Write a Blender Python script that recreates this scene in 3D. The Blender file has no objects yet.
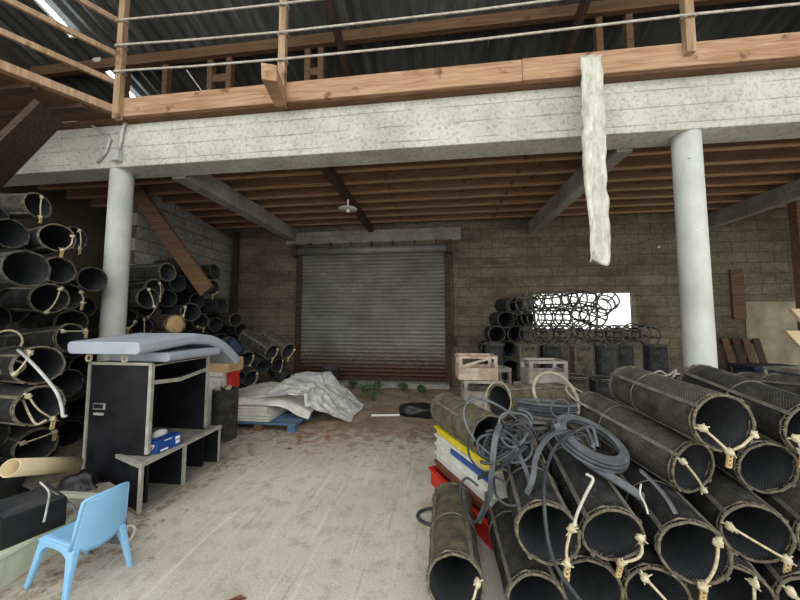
import bpy, math, random
from mathutils import Vector, Matrix, noise
C = bpy.context.scene.collection
rng = random.Random(11)
PI = math.pi
R_ = math.radians

# ---------------------------------------------------------------- camera model (used to measure the place)
F = 305.0; PITCH = math.atan(20/305.); YAW = R_(6.8); CH = 1.6
cyw, syw, cpt, spt = math.cos(YAW), math.sin(YAW), math.cos(PITCH), math.sin(PITCH)
fw = Vector((-syw*cpt, cyw*cpt, spt)); rt = Vector((cyw, syw, 0)); up = Vector((syw*spt, -cyw*spt, cpt))
def at(px, py, dep):
    d = fw + rt*((px-400)/F) + up*((300-py)/F)
    return Vector((0, 0, CH)) + d*dep

# ---------------------------------------------------------------- mesh helpers
class MB:
    def __init__(s): s.v = []; s.f = []; s.uv = {}
    def add(s, vs, fs):
        o = len(s.v); s.v += [Vector(p) for p in vs]; s.f += [tuple(i+o for i in f) for f in fs]; return s
    def obox(s, c, ax, ay, az):
        c = Vector(c); ax = Vector(ax); ay = Vector(ay); az = Vector(az)
        vs = [c+ax*i+ay*j+az*k for k in (-1, 1) for j in (-1, 1) for i in (-1, 1)]
        return s.add(vs, [(0,2,3,1),(4,5,7,6),(0,1,5,4),(2,6,7,3),(0,4,6,2),(1,3,7,5)])
    def box(s, x0, x1, y0, y1, z0, z1):
        return s.obox(((x0+x1)/2,(y0+y1)/2,(z0+z1)/2), ((x1-x0)/2,0,0), (0,(y1-y0)/2,0), (0,0,(z1-z0)/2))
    def bar(s, p, q, w, h, upv=(0,0,1)):
        p = Vector(p); q = Vector(q); d = (q-p); n = d.normalized(); u = Vector(upv)
        if abs(n.dot(u)) > .98: u = Vector((0,1,0))
        sd = n.cross(u).normalized(); u2 = sd.cross(n)
        return s.obox((p+q)/2, d/2, sd*w/2, u2*h/2)
    def sweep(s, pts, sec, closed=False, n0=None):
        pts = [Vector(p) for p in pts]; N = len(pts); m = len(sec)
        tg = []
        for i in range(N):
            a = pts[(i-1) % N] if closed or i > 0 else pts[0]
            b = pts[(i+1) % N] if closed or i < N-1 else pts[-1]
            t = b-a; tg.append(t.normalized() if t.length > 1e-9 else Vector((0,0,1)))
        u = Vector(n0) if n0 else Vector((0,0,1))
        if abs(u.dot(tg[0])) > .95: u = Vector((1,0,0))
        u = (u-tg[0]*u.dot(tg[0])).normalized(); rows = []
        for i in range(N):
            u = u-tg[i]*u.dot(tg[i])
            u = u.normalized() if u.length > 1e-6 else Vector((0,0,1))
            w = tg[i].cross(u)
            rows.append([pts[i]+w*a+u*b for a, b in sec])
        vs = [p for r in rows for p in r]; fs = []
        for i in range(N if closed else N-1):
            j = (i+1) % N
            for k in range(m):
                l = (k+1) % m; fs.append((i*m+k, i*m+l, j*m+l, j*m+k))
        if not closed: fs += [tuple(range(m-1,-1,-1)), tuple((N-1)*m+k for k in range(m))]
        return s.add(vs, fs)
    def tube(s, pts, r, n=8, closed=False):
        return s.sweep(pts, [(r*math.cos(2*PI*k/n), r*math.sin(2*PI*k/n)) for k in range(n)], closed)
    def strip(s, pts, w, h, closed=False, n0=None):
        return s.sweep(pts, [(-w/2,-h/2),(w/2,-h/2),(w/2,h/2),(-w/2,h/2)], closed, n0)
    def torus(s, c, ax1, ax2, R, r, n=24, m=6, jit=0, seed=0):
        rg = random.Random(seed); c = Vector(c); a = Vector(ax1); b = Vector(ax2)
        pts = []
        for i in range(n):
            t = 2*PI*i/n; rr = R+rg.uniform(-jit, jit); pts.append(c+a*rr*math.cos(t)+b*rr*math.sin(t))
        return s.tube(pts, r, m, True)
    def lathe(s, prof, n=20, c=(0,0,0), cap=True):
        c = Vector(c); vs = []; fs = []; m = len(prof)
        for r, z in prof:
            for k in range(n): vs.append(c+Vector((r*math.cos(2*PI*k/n), r*math.sin(2*PI*k/n), z)))
        for i in range(m-1):
            for k in range(n):
                l = (k+1) % n; fs.append((i*n+k, i*n+l, (i+1)*n+l, (i+1)*n+k))
        if cap: fs += [tuple(range(n-1,-1,-1)), tuple((m-1)*n+k for k in range(n))]
        return s.add(vs, fs)
    def prism(s, poly, ext):
        e = Vector(ext); p = [Vector(q) for q in poly]; n = len(p)
        fs = [tuple(range(n-1,-1,-1)), tuple(range(n, 2*n))]
        for k in range(n): l = (k+1) % n; fs.append((k, l, n+l, n+k))
        return s.add(p+[q+e for q in p], fs)
    def grid(s, nx, ny, fn):
        vs = [fn(i/(nx-1), j/(ny-1)) for j in range(ny) for i in range(nx)]
        fs = [(j*nx+i, j*nx+i+1, (j+1)*nx+i+1, (j+1)*nx+i) for j in range(ny-1) for i in range(nx-1)]
        return s.add(vs, fs)
    def blob(s, c, r, n=8, m=6, amp=.3, seed=0, sc=(1,1,1)):
        c = Vector(c); vs = [c+Vector((0,0,r*sc[2]))]; rg = random.Random(seed); o = Vector((rg.uniform(0,50),rg.uniform(0,50),3))
        for j in range(1, m):
            for k in range(n):
                d = Vector((math.sin(PI*j/m)*math.cos(2*PI*k/n), math.sin(PI*j/m)*math.sin(2*PI*k/n), math.cos(PI*j/m)))
                q = 1+amp*noise.noise(d*1.7+o); vs.append(c+Vector((d.x*sc[0], d.y*sc[1], d.z*sc[2]))*r*q)
        vs.append(c-Vector((0,0,r*sc[2]))); fs = []
        for k in range(n): fs.append((0, 1+k, 1+(k+1) % n)); fs.append((len(vs)-1, 1+(m-2)*n+(k+1) % n, 1+(m-2)*n+k))
        for j in range(m-2):
            for k in range(n):
                l = (k+1) % n; fs.append((1+j*n+k, 1+(j+1)*n+k, 1+(j+1)*n+l, 1+j*n+l))
        return s.add(vs, fs)
    def mesh(s, name, m, smooth=False, off=None):
        me = bpy.data.meshes.new(name)
        vs = [p-off for p in s.v] if off is not None else s.v
        me.from_pydata([tuple(p) for p in vs], [], s.f)
        if m: me.materials.append(m)
        if smooth: me.polygons.foreach_set('use_smooth', [True]*len(me.polygons))
        me.update(); return me
    def build(s, name, m, parent=None, smooth=False, bevel=0, local=False, thick=0):
        off = None
        if parent is not None and not local:
            off = Vector(parent.location); p = parent.parent
            while p is not None: off = off+Vector(p.location); p = p.parent
        base = None
        if parent is None:            # origin at the thing's base
            xs = [p.x for p in s.v]; ys = [p.y for p in s.v]; zs = [p.z for p in s.v]
            base = Vector(((min(xs)+max(xs))/2, (min(ys)+max(ys))/2, min(zs))); off = base
        o = bpy.data.objects.new(name, s.mesh(name, m, smooth, off)); C.objects.link(o)
        if base is not None: o.location = base
        if parent is not None: o.parent = parent
        if thick:
            md = o.modifiers.new('thick', 'SOLIDIFY'); md.thickness = thick; md.offset = 0
        if bevel:
            md = o.modifiers.new('bevel', 'BEVEL'); md.width = bevel; md.segments = 2; md.limit_method = 'ANGLE'
        return o
def bx(*a): return MB().box(*a)
def tag(o, label, cat, group=None, kind=None):
    if label: o['label'] = label
    if cat: o['category'] = cat
    if group: o['group'] = group
    if kind: o['kind'] = kind
    return o
def thing(name, label, cat, loc=(0,0,0), group=None):
    o = bpy.data.objects.new(name, None); C.objects.link(o); o.location = loc; o.empty_display_size = .1
    return tag(o, label, cat, group)
def struct(name, mb, m, smooth=False, bevel=0):
    o = mb.build(name, m, None, smooth, bevel); o['kind'] = 'structure'; return o

# ---------------------------------------------------------------- materials
def s2l(c): return tuple(((x/255.)/12.92 if x/255. <= .04045 else ((x/255.+.055)/1.055)**2.4) for x in c)+(1,)
class NT:
    def __init__(s, name):
        s.m = bpy.data.materials.new(name); s.m.use_nodes = True; s.t = s.m.node_tree; s.n = s.t.nodes
        s.b = s.n['Principled BSDF']
    def new(s, ty, **kw):
        nd = s.n.new(ty)
        for k, v in kw.items():
            if hasattr(nd, k) and k not in nd.inputs: setattr(nd, k, v)
            else: nd.inputs[k].default_value = v
        return nd
    def link(s, a, b): s.t.links.new(a, b)
    def coord(s, scale=(1,1,1), kind='Object'):
        tc = s.new('ShaderNodeTexCoord'); mp = s.new('ShaderNodeMapping'); mp.inputs['Scale'].default_value = scale
        s.link(tc.outputs[kind], mp.inputs['Vector']); return mp.outputs['Vector']
    def world(s, scale=(1,1,1)):
        g = s.new('ShaderNodeNewGeometry'); mp = s.new('ShaderNodeMapping'); mp.inputs['Scale'].default_value = scale
        s.link(g.outputs['Position'], mp.inputs['Vector']); return mp.outputs['Vector']
    def noise(s, vec, scale, detail=5, rough=.6, dist=0):
        nd = s.new('ShaderNodeTexNoise'); nd.inputs['Scale'].default_value = scale; nd.inputs['Detail'].default_value = detail
        nd.inputs['Roughness'].default_value = rough; nd.inputs['Distortion'].default_value = dist
        s.link(vec, nd.inputs['Vector']); return nd.outputs['Fac']
    def ramp(s, fac, stops):
        nd = s.new('ShaderNodeValToRGB'); cr = nd.color_ramp
        while len(cr.elements) < len(stops): cr.elements.new(.5)
        for e, (p, c) in zip(cr.elements, stops): e.position = p; e.color = c if len(c) == 4 else s2l(c)
        s.link(fac, nd.inputs['Fac']); return nd.outputs['Color']
    def mix(s, fac, a, b, mode='MIX'):
        nd = s.new('ShaderNodeMix', data_type='RGBA', blend_type=mode)
        for src, i in ((fac, 0), (a, 6), (b, 7)):
            if isinstance(src, (int, float)): nd.inputs[i].default_value = src
            elif isinstance(src, tuple): nd.inputs[i].default_value = src if len(src) == 4 else s2l(src)
            else: s.link(src, nd.inputs[i])
        return nd.outputs[2]
    def math(s, op, a, b=None, clamp=False):
        nd = s.new('ShaderNodeMath', operation=op, use_clamp=clamp)
        for i, x in enumerate((a, b)):
            if x is None: continue
            if isinstance(x, (int, float)): nd.inputs[i].default_value = x
            else: s.link(x, nd.inputs[i])
        return nd.outputs[0]
    def bump(s, h, strength=.3, dist=.01):
        nd = s.new('ShaderNodeBump'); nd.inputs['Strength'].default_value = strength; nd.inputs['Distance'].default_value = dist
        s.link(h, nd.inputs['Height']); s.link(nd.outputs['Normal'], s.b.inputs['Normal'])
    def col(s, c, rough=.7, metal=0, spec=.4):
        if isinstance(c, tuple): s.b.inputs['Base Color'].default_value = c if len(c) == 4 else s2l(c)
        else: s.link(c, s.b.inputs['Base Color'])
        s.b.inputs['Roughness'].default_value = rough; s.b.inputs['Metallic'].default_value = metal
        s.b.inputs['Specular IOR Level'].default_value = spec
def mat(name, c1, c2=None, scale=8, rough=.7, metal=0, bump=0, bscale=60, stretch=(1,1,1), spec=.4, lo=.35, hi=.65, world=False):
    t = NT(name); v = t.world(stretch) if world else t.coord(stretch)
    if c2: t.col(t.ramp(t.noise(v, scale), [(lo, c1), (hi, c2)]), rough, metal, spec)
    else: t.col(c1, rough, metal, spec)
    if bump: t.bump(t.noise(v, bscale, 4), bump)
    return t.m
def emit(name, c, st):
    t = NT(name); t.b.inputs['Base Color'].default_value = (0.8,.8,.8,1)
    t.b.inputs['Emission Color'].default_value = c; t.b.inputs['Emission Strength'].default_value = st; return t.m
M = {}
# concrete of the beam and columns: pale, pitted, board marked
def concrete(name, base, dark, boards=True, pit=.5):
    t = NT(name); v = t.world(); n1 = t.noise(v, 1.3, 6, .65); n2 = t.noise(v, 22, 6, .75); n3 = t.noise(v, 60, 3, .6)
    c = t.ramp(n1, [(.3, dark), (.62, base)])
    c = t.mix(t.ramp(n2, [(.36, (0,0,0,1)), (.5, (1,1,1,1))]), t.mix(.42, c, (62,60,54)), c)
    c = t.mix(t.ramp(n3, [(.58, (0,0,0,1)), (.7, (.55,.55,.55,1))]), c, (205,203,195))
    h = n2
    if boards:
        sx = t.new('ShaderNodeSeparateXYZ'); t.link(v, sx.inputs[0])
        z = t.math('FRACT', t.math('MULTIPLY', t.math('ADD', sx.outputs['Z'], t.math('MULTIPLY', n1, .03)), 5.0))
        ln = t.math('SUBTRACT', 1.0, t.math('DIVIDE', z, .09), True); br = t.math('MULTIPLY', ln, t.math('MULTIPLY', t.math('SUBTRACT', t.noise(v, 1.6, 4), .38), 7.0, True))
        c = t.mix(t.math('MULTIPLY', br, .6), c, (84,80,72)); h = t.math('SUBTRACT', n2, br)
    t.col(c, .95, 0, .2); t.bump(h, pit, .02); return t.m
M['beam'] = concrete('beam_concrete', (206,205,194), (172,169,156))
def column_mat():
    t = NT('column_concrete'); v = t.world((1,1,.6)); c = t.ramp(t.noise(v, 2.2, 6, .6), [(.3, (176,178,170)), (.65, (212,215,207))])
    c = t.mix(t.ramp(t.noise(t.world((3,3,.5)), 6, 5, .7), [(.6, (0,0,0,1)), (.72, (.5,.5,.5,1))]), c, (150,150,142))
    c = t.mix(t.ramp(t.noise(t.world(), 9, 3, .5), [(.73, (0,0,0,1)), (.76, (.8,.8,.8,1))]), c, (104,98,88)); t.col(c, .9, 0, .2); t.bump(t.noise(v, 40, 4), .12, .01); return t.m
M['column'] = column_mat()
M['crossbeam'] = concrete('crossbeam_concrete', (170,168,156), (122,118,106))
# floor
def floor_mat():
    t = NT('floor_concrete'); v = t.world(); n1 = t.noise(v, .8, 6, .6); n2 = t.noise(v, 7, 8, .72); n3 = t.noise(v, 45, 5, .7)
    c = t.ramp(n1, [(.3, (196,190,175)), (.7, (222,218,206))])
    n4 = t.noise(v, 130, 3, .6)
    c = t.mix(t.ramp(n4, [(.36, (.5,.5,.5,1)), (.52, (0,0,0,1))]), c, (140,128,110))
    c = t.mix(t.ramp(n2, [(.33, (.7,.7,.7,1)), (.5, (0,0,0,1))]), c, (158,146,126))
    st = t.noise(t.world((1.0,.07,1)), 15, 6, .65, .3)                       # scrape marks along the bay
    c = t.mix(t.ramp(st, [(.55, (0,0,0,1)), (.7, (.45,.45,.45,1))]), c, (234,230,218))
    st2 = t.noise(t.world((1.3,.06,1)), 22, 6, .65, .3)
    c = t.mix(t.ramp(st2, [(.58, (0,0,0,1)), (.68, (.5,.5,.5,1))]), c, (156,142,122))
    sx = t.new('ShaderNodeSeparateXYZ'); t.link(v, sx.inputs[0]); X, Y = sx.outputs['X'], sx.outputs['Y']
    big = t.noise(v, 1.1, 5, .65)
    far = t.math('MULTIPLY', t.math('SUBTRACT', Y, t.math('SUBTRACT', 3.55, t.math('MULTIPLY', big, 1.3))), .55, True)    # dirt piled up towards the shutter
    edge = t.math('MULTIPLY', t.math('SUBTRACT', t.math('MULTIPLY', X, -1), t.math('SUBTRACT', 2.0, t.math('MULTIPLY', big, .9))), 1.3, True)                            # dirt along the cabinet
    d = t.math('MAXIMUM', far, t.math('MULTIPLY', edge, .62))
    k = t.math('MULTIPLY', t.math('SUBTRACT', t.math('ADD', t.math('MULTIPLY', d, .56), t.math('MULTIPLY', n2, 1.25)), .89), 5., True)
    grit = t.mix(t.ramp(t.noise(v, 2.6, 6, .7), [(.42, (0,0,0,1)), (.62, (.85,.85,.85,1))]), t.ramp(n3, [(.35, (74,58,44)), (.5, (118,96,76)), (.68, (170,150,128))]), t.ramp(n3, [(.35, (128,106,84)), (.55, (176,154,128)), (.7, (206,192,170))]))
    c = t.mix(t.math('MULTIPLY', k, .92), c, grit)
    ru = t.math('MULTIPLY', t.math('SUBTRACT', 1.0, t.new_dist(v, (-1.55,4.05,0), 1.0)), t.math('MULTIPLY', t.math('SUBTRACT', n2, .4), 4., True), True)
    c = t.mix(t.math('MULTIPLY', ru, .75), c, (166,100,60))
    t.col(c, .93, 0, .25); t.bump(t.math('ADD', n3, t.math('MULTIPLY', n2, .6)), .5, .012); return t.m
def new_dist(s, v, p, r):
    nd = s.new('ShaderNodeVectorMath', operation='DISTANCE'); s.link(v, nd.inputs[0]); nd.inputs[1].default_value = p
    return s.math('DIVIDE', nd.outputs['Value'], r)
NT.new_dist = new_dist
M['floor'] = floor_mat()
# block wall
def block_mat(name, a, b, mould=.7, rot=False):
    t = NT(name); g = t.new('ShaderNodeNewGeometry'); sx = t.new('ShaderNodeSeparateXYZ'); t.link(g.outputs['Position'], sx.inputs[0])
    cb = t.new('ShaderNodeCombineXYZ'); t.link(sx.outputs['Y' if rot else 'X'], cb.inputs[0]); t.link(sx.outputs['Z'], cb.inputs[1])
    br = t.new('ShaderNodeTexBrick'); t.link(cb.outputs[0], br.inputs['Vector'])
    br.inputs['Scale'].default_value = 1; br.inputs['Brick Width'].default_value = .55; br.inputs['Row Height'].default_value = .24
    br.inputs['Mortar Size'].default_value = .008; br.inputs['Mortar Smooth'].default_value = .3; br.inputs['Bias'].default_value = -.1
    br.inputs['Color1'].default_value = s2l(a); br.inputs['Color2'].default_value = s2l(b); br.inputs['Mortar'].default_value = s2l((96,87,71))
    v = t.world(); n = t.noise(t.world((.5,.5,1.4)), 1.6, 7, .7); n2 = t.noise(v, 18, 5, .7)
    c = t.mix(t.math('MULTIPLY', t.ramp(n, [(.4, (0,0,0,1)), (.68, (1,1,1,1))]), mould), br.outputs['Color'], (46,42,35))
    c = t.mix(t.ramp(n2, [(.35, (.5,.5,.5,1)), (.55, (0,0,0,1))]), c, (70,64,54))
    t.col(c, .95, 0, .15); t.bump(t.math('ADD', t.math('MULTIPLY', br.outputs['Fac'], -1), t.math('MULTIPLY', n2, .5)), .5, .012); return t.m
M['wall'] = block_mat('back_wall_blocks', (138,126,106), (124,114,95), .7)
M['wall_side'] = block_mat('side_wall_blocks', (168,166,158), (152,150,142), .4, True)
M['daylit_wall'] = mat('pale_daylit_wall', (176,166,140), (124,115,95), 1.6, .9, bump=.2, bscale=30)  # pale tone stands in for side daylight on the back wall
def wood(name, a, b, c, sc=(1,14,14), knots=True, rough=.75):
    t = NT(name); v = t.coord(sc); n = t.noise(v, 1.8, 6, .6, .8); k = t.noise(t.coord(), 5, 3, .5)
    cc = t.ramp(n, [(.3, a), (.5, b), (.7, c)])
    if knots: cc = t.mix(t.ramp(k, [(.64, (0,0,0,1)), (.72, (.7,.7,.7,1))]), cc, (88,56,36))
    t.col(cc, rough, 0, .3); t.bump(n, .15, .005); return t.m
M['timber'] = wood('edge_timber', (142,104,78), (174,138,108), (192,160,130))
M['post'] = wood('post_wood', (134,106,80), (168,140,112), (190,164,136), (14,14,1))
M['joist'] = wood('joist_wood', (96,72,54), (122,92,70), (140,110,86))
M['deck'] = wood('deck_boards', (84,60,44), (104,76,56), (118,88,66), (2,9,1))
M['darkwood'] = wood('dark_wood', (50,38,30), (70,53,41), (86,66,52))
M['brownwood'] = wood('brown_wood', (82,60,44), (106,80,58), (124,96,70))
M['ply'] = wood('pale_plywood', (214,188,146), (228,206,168), (238,220,186), knots=False)
def corrugated_mat():
    t = NT('roof_sheet'); n = t.noise(t.world((3,.5,.5)), 2.2, 6, .7); n2 = t.noise(t.world((6,.8,1)), 3, 4, .6)
    c = t.ramp(n, [(.3, (58,60,58)), (.55, (86,88,85)), (.72, (116,118,114))])
    c = t.mix(t.ramp(n2, [(.66, (0,0,0,1)), (.72, (.6,.6,.6,1))]), c, (150,150,146)); t.col(c, .6, .2, .3); return t.m
M['roof'] = corrugated_mat()
def shutter_mat():
    t = NT('shutter_steel'); g = t.new('ShaderNodeNewGeometry'); sx = t.new('ShaderNodeSeparateXYZ'); t.link(g.outputs['Position'], sx.inputs[0])
    n = t.noise(t.world((1,1,1)), 1.5, 5, .6); n2 = t.noise(t.world(), 14, 5, .7)
    c = t.ramp(n, [(.3, (122,120,112)), (.5, (140,139,131)), (.7, (154,153,146))])
    low = t.math('MULTIPLY', t.math('SUBTRACT', 1.0, sx.outputs['Z']), 1.3, True)
    ru = t.math('MULTIPLY', t.math('ADD', t.math('MULTIPLY', low, .8), t.math('SUBTRACT', n2, .55)), 1.6, True)
    c = t.mix(ru, c, (88,62,46)); t.col(c, .55, .35, .4); return t.m
M['shutter'] = shutter_mat()
M['rust'] = mat('rusty_steel', (60,46,38), (98,74,58), 12, .8, .3, .3)
M['steel'] = mat('grey_steel', (128,126,122), (164,162,156), 10, .5, .5)
M['galv'] = mat('pale_conduit', (196,198,194), (170,172,168), 14, .5, .2)
def net_mat(name, dark, dust, amt, inner=False):
    t = NT(name); uv = t.new('ShaderNodeTexCoord').outputs['UV']; sx = t.new('ShaderNodeSeparateXYZ'); t.link(uv, sx.inputs[0])
    k = 2*PI/.017
    a = t.math('SINE', t.math('MULTIPLY', t.math('ADD', sx.outputs[0], sx.outputs[1]), k)); b = t.math('SINE', t.math('MULTIPLY', t.math('SUBTRACT', sx.outputs[0], sx.outputs[1]), k))
    w = t.math('MAXIMUM', a, b); v = t.coord(); n = t.noise(v, 7, 6, .7); n2 = t.noise(v, 40, 4, .7)
    oi = t.new('ShaderNodeObjectInfo')
    d = t.math('MULTIPLY', t.ramp(t.math('ADD', n, t.math('MULTIPLY', t.math('SUBTRACT', oi.outputs['Random'], .5), .16)), [(.38, (0,0,0,1)), (.66, (1,1,1,1))]), amt)
    strand = t.mix(d, dark, dust); strand = t.mix(t.ramp(n2, [(.6, (0,0,0,1)), (.75, (.5,.5,.5,1))]), strand, (150,144,128))
    hole = t.mix(.72, strand, (10,10,10))
    t.col(t.mix(t.ramp(w, [(.55, (0,0,0,1)), (.85, (1,1,1,1))]), hole, strand), .7, 0, .35); t.bump(w, .5, .004); return t.m
M['net_dusty'] = net_mat('dusty_net', (50,50,47), (118,114,98), .9)
M['net_brown'] = net_mat('weathered_net', (66,62,50), (146,136,108), .95)
M['net_black'] = net_mat('black_net', (30,32,35), (96,96,92), .8)
M['net_slate'] = net_mat('slate_net_inside', (66,70,76), (104,106,106), .6)
M['rim_pale'] = mat('rope_bound_rim', (132,124,104), (72,68,58), 30, .9, bump=.6, bscale=120)
M['rim_dark'] = mat('dark_rim', (46,46,44), (104,100,90), 24, .85, bump=.5, bscale=120)
M['batten'] = mat('grey_batten', (124,119,106), (84,82,76), 20, .8)
M['batten_dark'] = mat('dark_batten', (40,42,44), (68,68,66), 20, .8)
M['rope'] = mat('cream_rope', (224,215,188), (190,174,138), 50, .9, bump=.6, bscale=200)
M['toggle'] = mat('cream_toggle', (214,190,140), (188,158,110), 16, .6)
M['toggle_orange'] = mat('orange_toggle', (206,160,100), (186,140,86), 16, .6)
M['hosegrey'] = mat('grey_rubber', (70,74,79), (102,106,110), 10, .5, spec=.5)
M['hosedark'] = mat('dark_rubber', (40,43,48), (66,70,76), 10, .5, spec=.5)
M['hosepale'] = mat('pale_hoop_cane', (168,160,138), (132,126,110), 18, .8)
M['wirerope'] = mat('white_wire_rope', (206,202,192), (170,164,150), 20, .7)
M['blackboard'] = mat('black_laminate', (18,19,23), (32,33,36), 6, .5, spec=.25)
M['trim'] = mat('aluminium_trim', (190,188,178), (160,158,148), 12, .5, .3)
M['benchtop'] = mat('worn_grey_top', (150,146,134), (120,116,106), 9, .8)
M['cushion'] = mat('grey_blue_vinyl', (172,177,190), (158,164,177), 4, .55, bump=.15, bscale=8)
M['cardboard'] = mat('cardboard', (196,166,122), (176,146,104), 8, .85)
M['cardtube'] = mat('pale_card_tube', (214,198,162), (200,182,146), 8, .8)
M['red'] = mat('red_plastic', (206,48,36), (178,38,30), 6, .5)
M['whiteplastic'] = mat('white_plastic', (222,222,214), (196,194,184), 8, .6)
M['yellowplastic'] = mat('yellow_plastic', (226,208,44), (206,186,40), 8, .55)
M['brownplastic'] = mat('brown_plastic', (122,70,52), (96,56,44), 8, .6)
M['blueplastic'] = mat('blue_plastic', (44,84,160), (36,70,140), 8, .55)
M['chairblue'] = mat('sky_blue_plastic', (142,194,234), (132,186,228), 3, .45, spec=.45)
M['binplastic'] = mat('cream_bin_plastic', (206,212,190), (190,196,172), 5, .55)
M['blacksack'] = mat('black_sack', (20,20,22), (34,34,36), 9, .4, spec=.5)
M['sheet'] = mat('white_sheet', (230,227,218), (206,201,188), 5, .7)
M['palletblue'] = mat('blue_pallet_wood', (62,112,164), (110,120,126), 9, .8)
M['palletwood'] = mat('pallet_wood', (126,94,66), (96,70,48), 9, .85)
M['greywood'] = mat('weathered_crate_wood', (170,164,154), (128,120,110), 9, .85, bump=.3)
M['rustwood'] = mat('rust_stained_crate_wood', (196,182,168), (160,132,114), 7, .85, bump=.3)
M['bucket'] = mat('grey_bucket_plastic', (70,72,74), (54,56,58), 6, .6)
M['leaf'] = mat('weed_leaf', (60,84,44), (84,106,58), 12, .6)
M['leafout'] = mat('outside_leaf', (130,160,60), (170,190,90), 12, .6)
M['enamel'] = mat('white_enamel', (232,232,226), None, rough=.4)
M['boxblue'] = mat('blue_carton', (30,74,150), (24,62,132), 8, .5)
M['white'] = mat('white_print', (235,236,238), None, rough=.6)
M['redprint'] = mat('red_print', (206,60,70), None, rough=.6)
M['navy'] = mat('navy_tarp', (30,38,70), (22,28,52), 8, .6)
M['tube'] = emit('lit_tube', (.86,.93,1,1), 9.)
def film():
    t = NT('clear_plastic_film'); v = t.coord(); n = t.noise(v, 6, 6, .7, 1.)
    t.col(t.ramp(n, [(.35, (214,214,210)), (.65, (246,246,244))]), .22, 0, .6)
    a = t.ramp(n, [(.35, (.5,.5,.5,1)), (.62, (.92,.92,.92,1))]); t.link(a, t.b.inputs['Alpha']); t.bump(t.noise(v, 14, 3, .5, 1.5), .18, .01); return t.m
M['film'] = film()
def hanging():
    t = NT('grubby_white_cloth'); n = t.noise(t.coord((3,3,1)), 5, 6, .7)
    t.col(t.ramp(n, [(.3, (150,148,136)), (.5, (200,198,186)), (.7, (226,224,214))]), .8); t.bump(n, .3, .01); return t.m
M['hangcloth'] = hanging()
def part(name, mb, m, p, **k): return mb.build(name, m, p, **k)
# ================================================================ THE SETTING
YB = 7.6                                   # inner face of the back wall
struct('floor', bx(-9, 11, -9, 9.5, -.2, 0), M['floor'])
# back wall with the shutter opening and the window opening
DX0, DX1, DZ = -3.58, .31, 3.5
WX0, WX1, WZ0, WZ1 = 2.23, 4.58, 1.36, 2.26
w = MB(); T_ = .25
w.box(-7.45, DX0, YB, YB+T_, 0, 5.6); w.box(DX0, DX1, YB, YB+T_, DZ, 5.6); w.box(DX1, WX0, YB, YB+T_, 0, 5.6)
w.box(WX0, WX1, YB, YB+T_, 0, WZ0); w.box(WX0, WX1, YB, YB+T_, WZ1, 5.6); w.box(WX1, 9.5, YB, YB+T_, 0, 5.6)
struct('wall_back', w, M['wall'])
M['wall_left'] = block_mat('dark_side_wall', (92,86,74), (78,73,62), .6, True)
# left side: short block wall by the back corner, boarded wall further out
w = MB(); w.prism([(-5.75,4.95,0),(-5.75,YB,0),(-5.75,YB,3.82),(-5.75,4.95,4.2)], (.22,0,0)); struct('wall_left', w, M['wall_side'])
w = MB(); w.box(-7.45, -7.2, -.5, YB, 0, 7.6); struct('wall_left_outer', w, M['wall_left'])
# right side wall with a daylight doorway by the back corner
w = MB(); w.box(9.3, 9.5, -.5, 4.6, 0, 7.6); w.box(9.3, 9.5, 4.6, 7.4, 2.3, 6.5); w.box(9.3, 9.5, 7.4, YB, 0, 5.6); struct('wall_right', w, M['wall_side'])
struct('daylight_panel', bx(6.75, 9.28, YB-.03, YB, 0, 2.0), M['daylit_wall'])       # added pale panel, paints the daylight falling on the back wall's right end
struct('trim_3', bx(DX0-.35, DX1+.3, YB-.06, YB-.005, DZ+.08, DZ+.4), M['crossbeam'])       # lintel over the shutter
struct('trim_4', bx(DX0+.02, DX1-.02, YB-.35, YB+.05, 0, .1), M['crossbeam'])       # sill under the shutter
# corrugated roof, falling to the back
def roofz(y): return 5.2+.3*(YB-y)
m = MB(); n = 320; vs = []; x0, x1 = -7.5, 9.6; y0, y1 = .3, YB+.4
for i in range(n+1):
    x = x0+(x1-x0)*i/n; dz = .022*math.cos(i*PI/2*1.0)
    vs += [(x, y0, roofz(y0)+dz), (x, y1, roofz(y1)+dz), (x, y0, roofz(y0)+dz+.02), (x, y1, roofz(y1)+dz+.02)]
fs = []
for i in range(n): a = i*4; b = a+4; fs += [(a, a+1, b+1, b), (a+2, b+2, b+3, a+3), (a, b, b+2, a+2), (a+1, a+3, b+3, b+1)]
m.add(vs, fs); struct('ceiling', m, M['roof'])
for y in (5.9, 4.4, 2.9, 1.4):
    struct('roof_purlin', bx(-7.2, 9.3, y-.04, y+.04, roofz(y)-.2, roofz(y)-.03), M['brownwood'])
for x in (-1.45, 2.05, 5.4):
    m = MB(); m.bar((x, .4, roofz(.4)-.3), (x, YB, roofz(YB)-.3), .08, .18); struct('roof_rafter', m, M['darkwood'])
# studs standing on the mezzanine under the purlin
for x in (-5.35, -4.55, -3.72, -3.38, -2.02, -1.8, 2.35, 2.75):
    struct('roof_stud', bx(x-.045, x+.045, 4.41, 4.5, 4.34, roofz(4.45)-.2), M['brownwood'])
struct('roof_noggin', bx(-3.68, -3.42, 4.42, 4.49, 5.55, 5.68), M['brownwood'])
struct('roof_noggin', bx(-1.98, -1.84, 4.42, 4.49, 5.5, 5.62), M['brownwood'])
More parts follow.
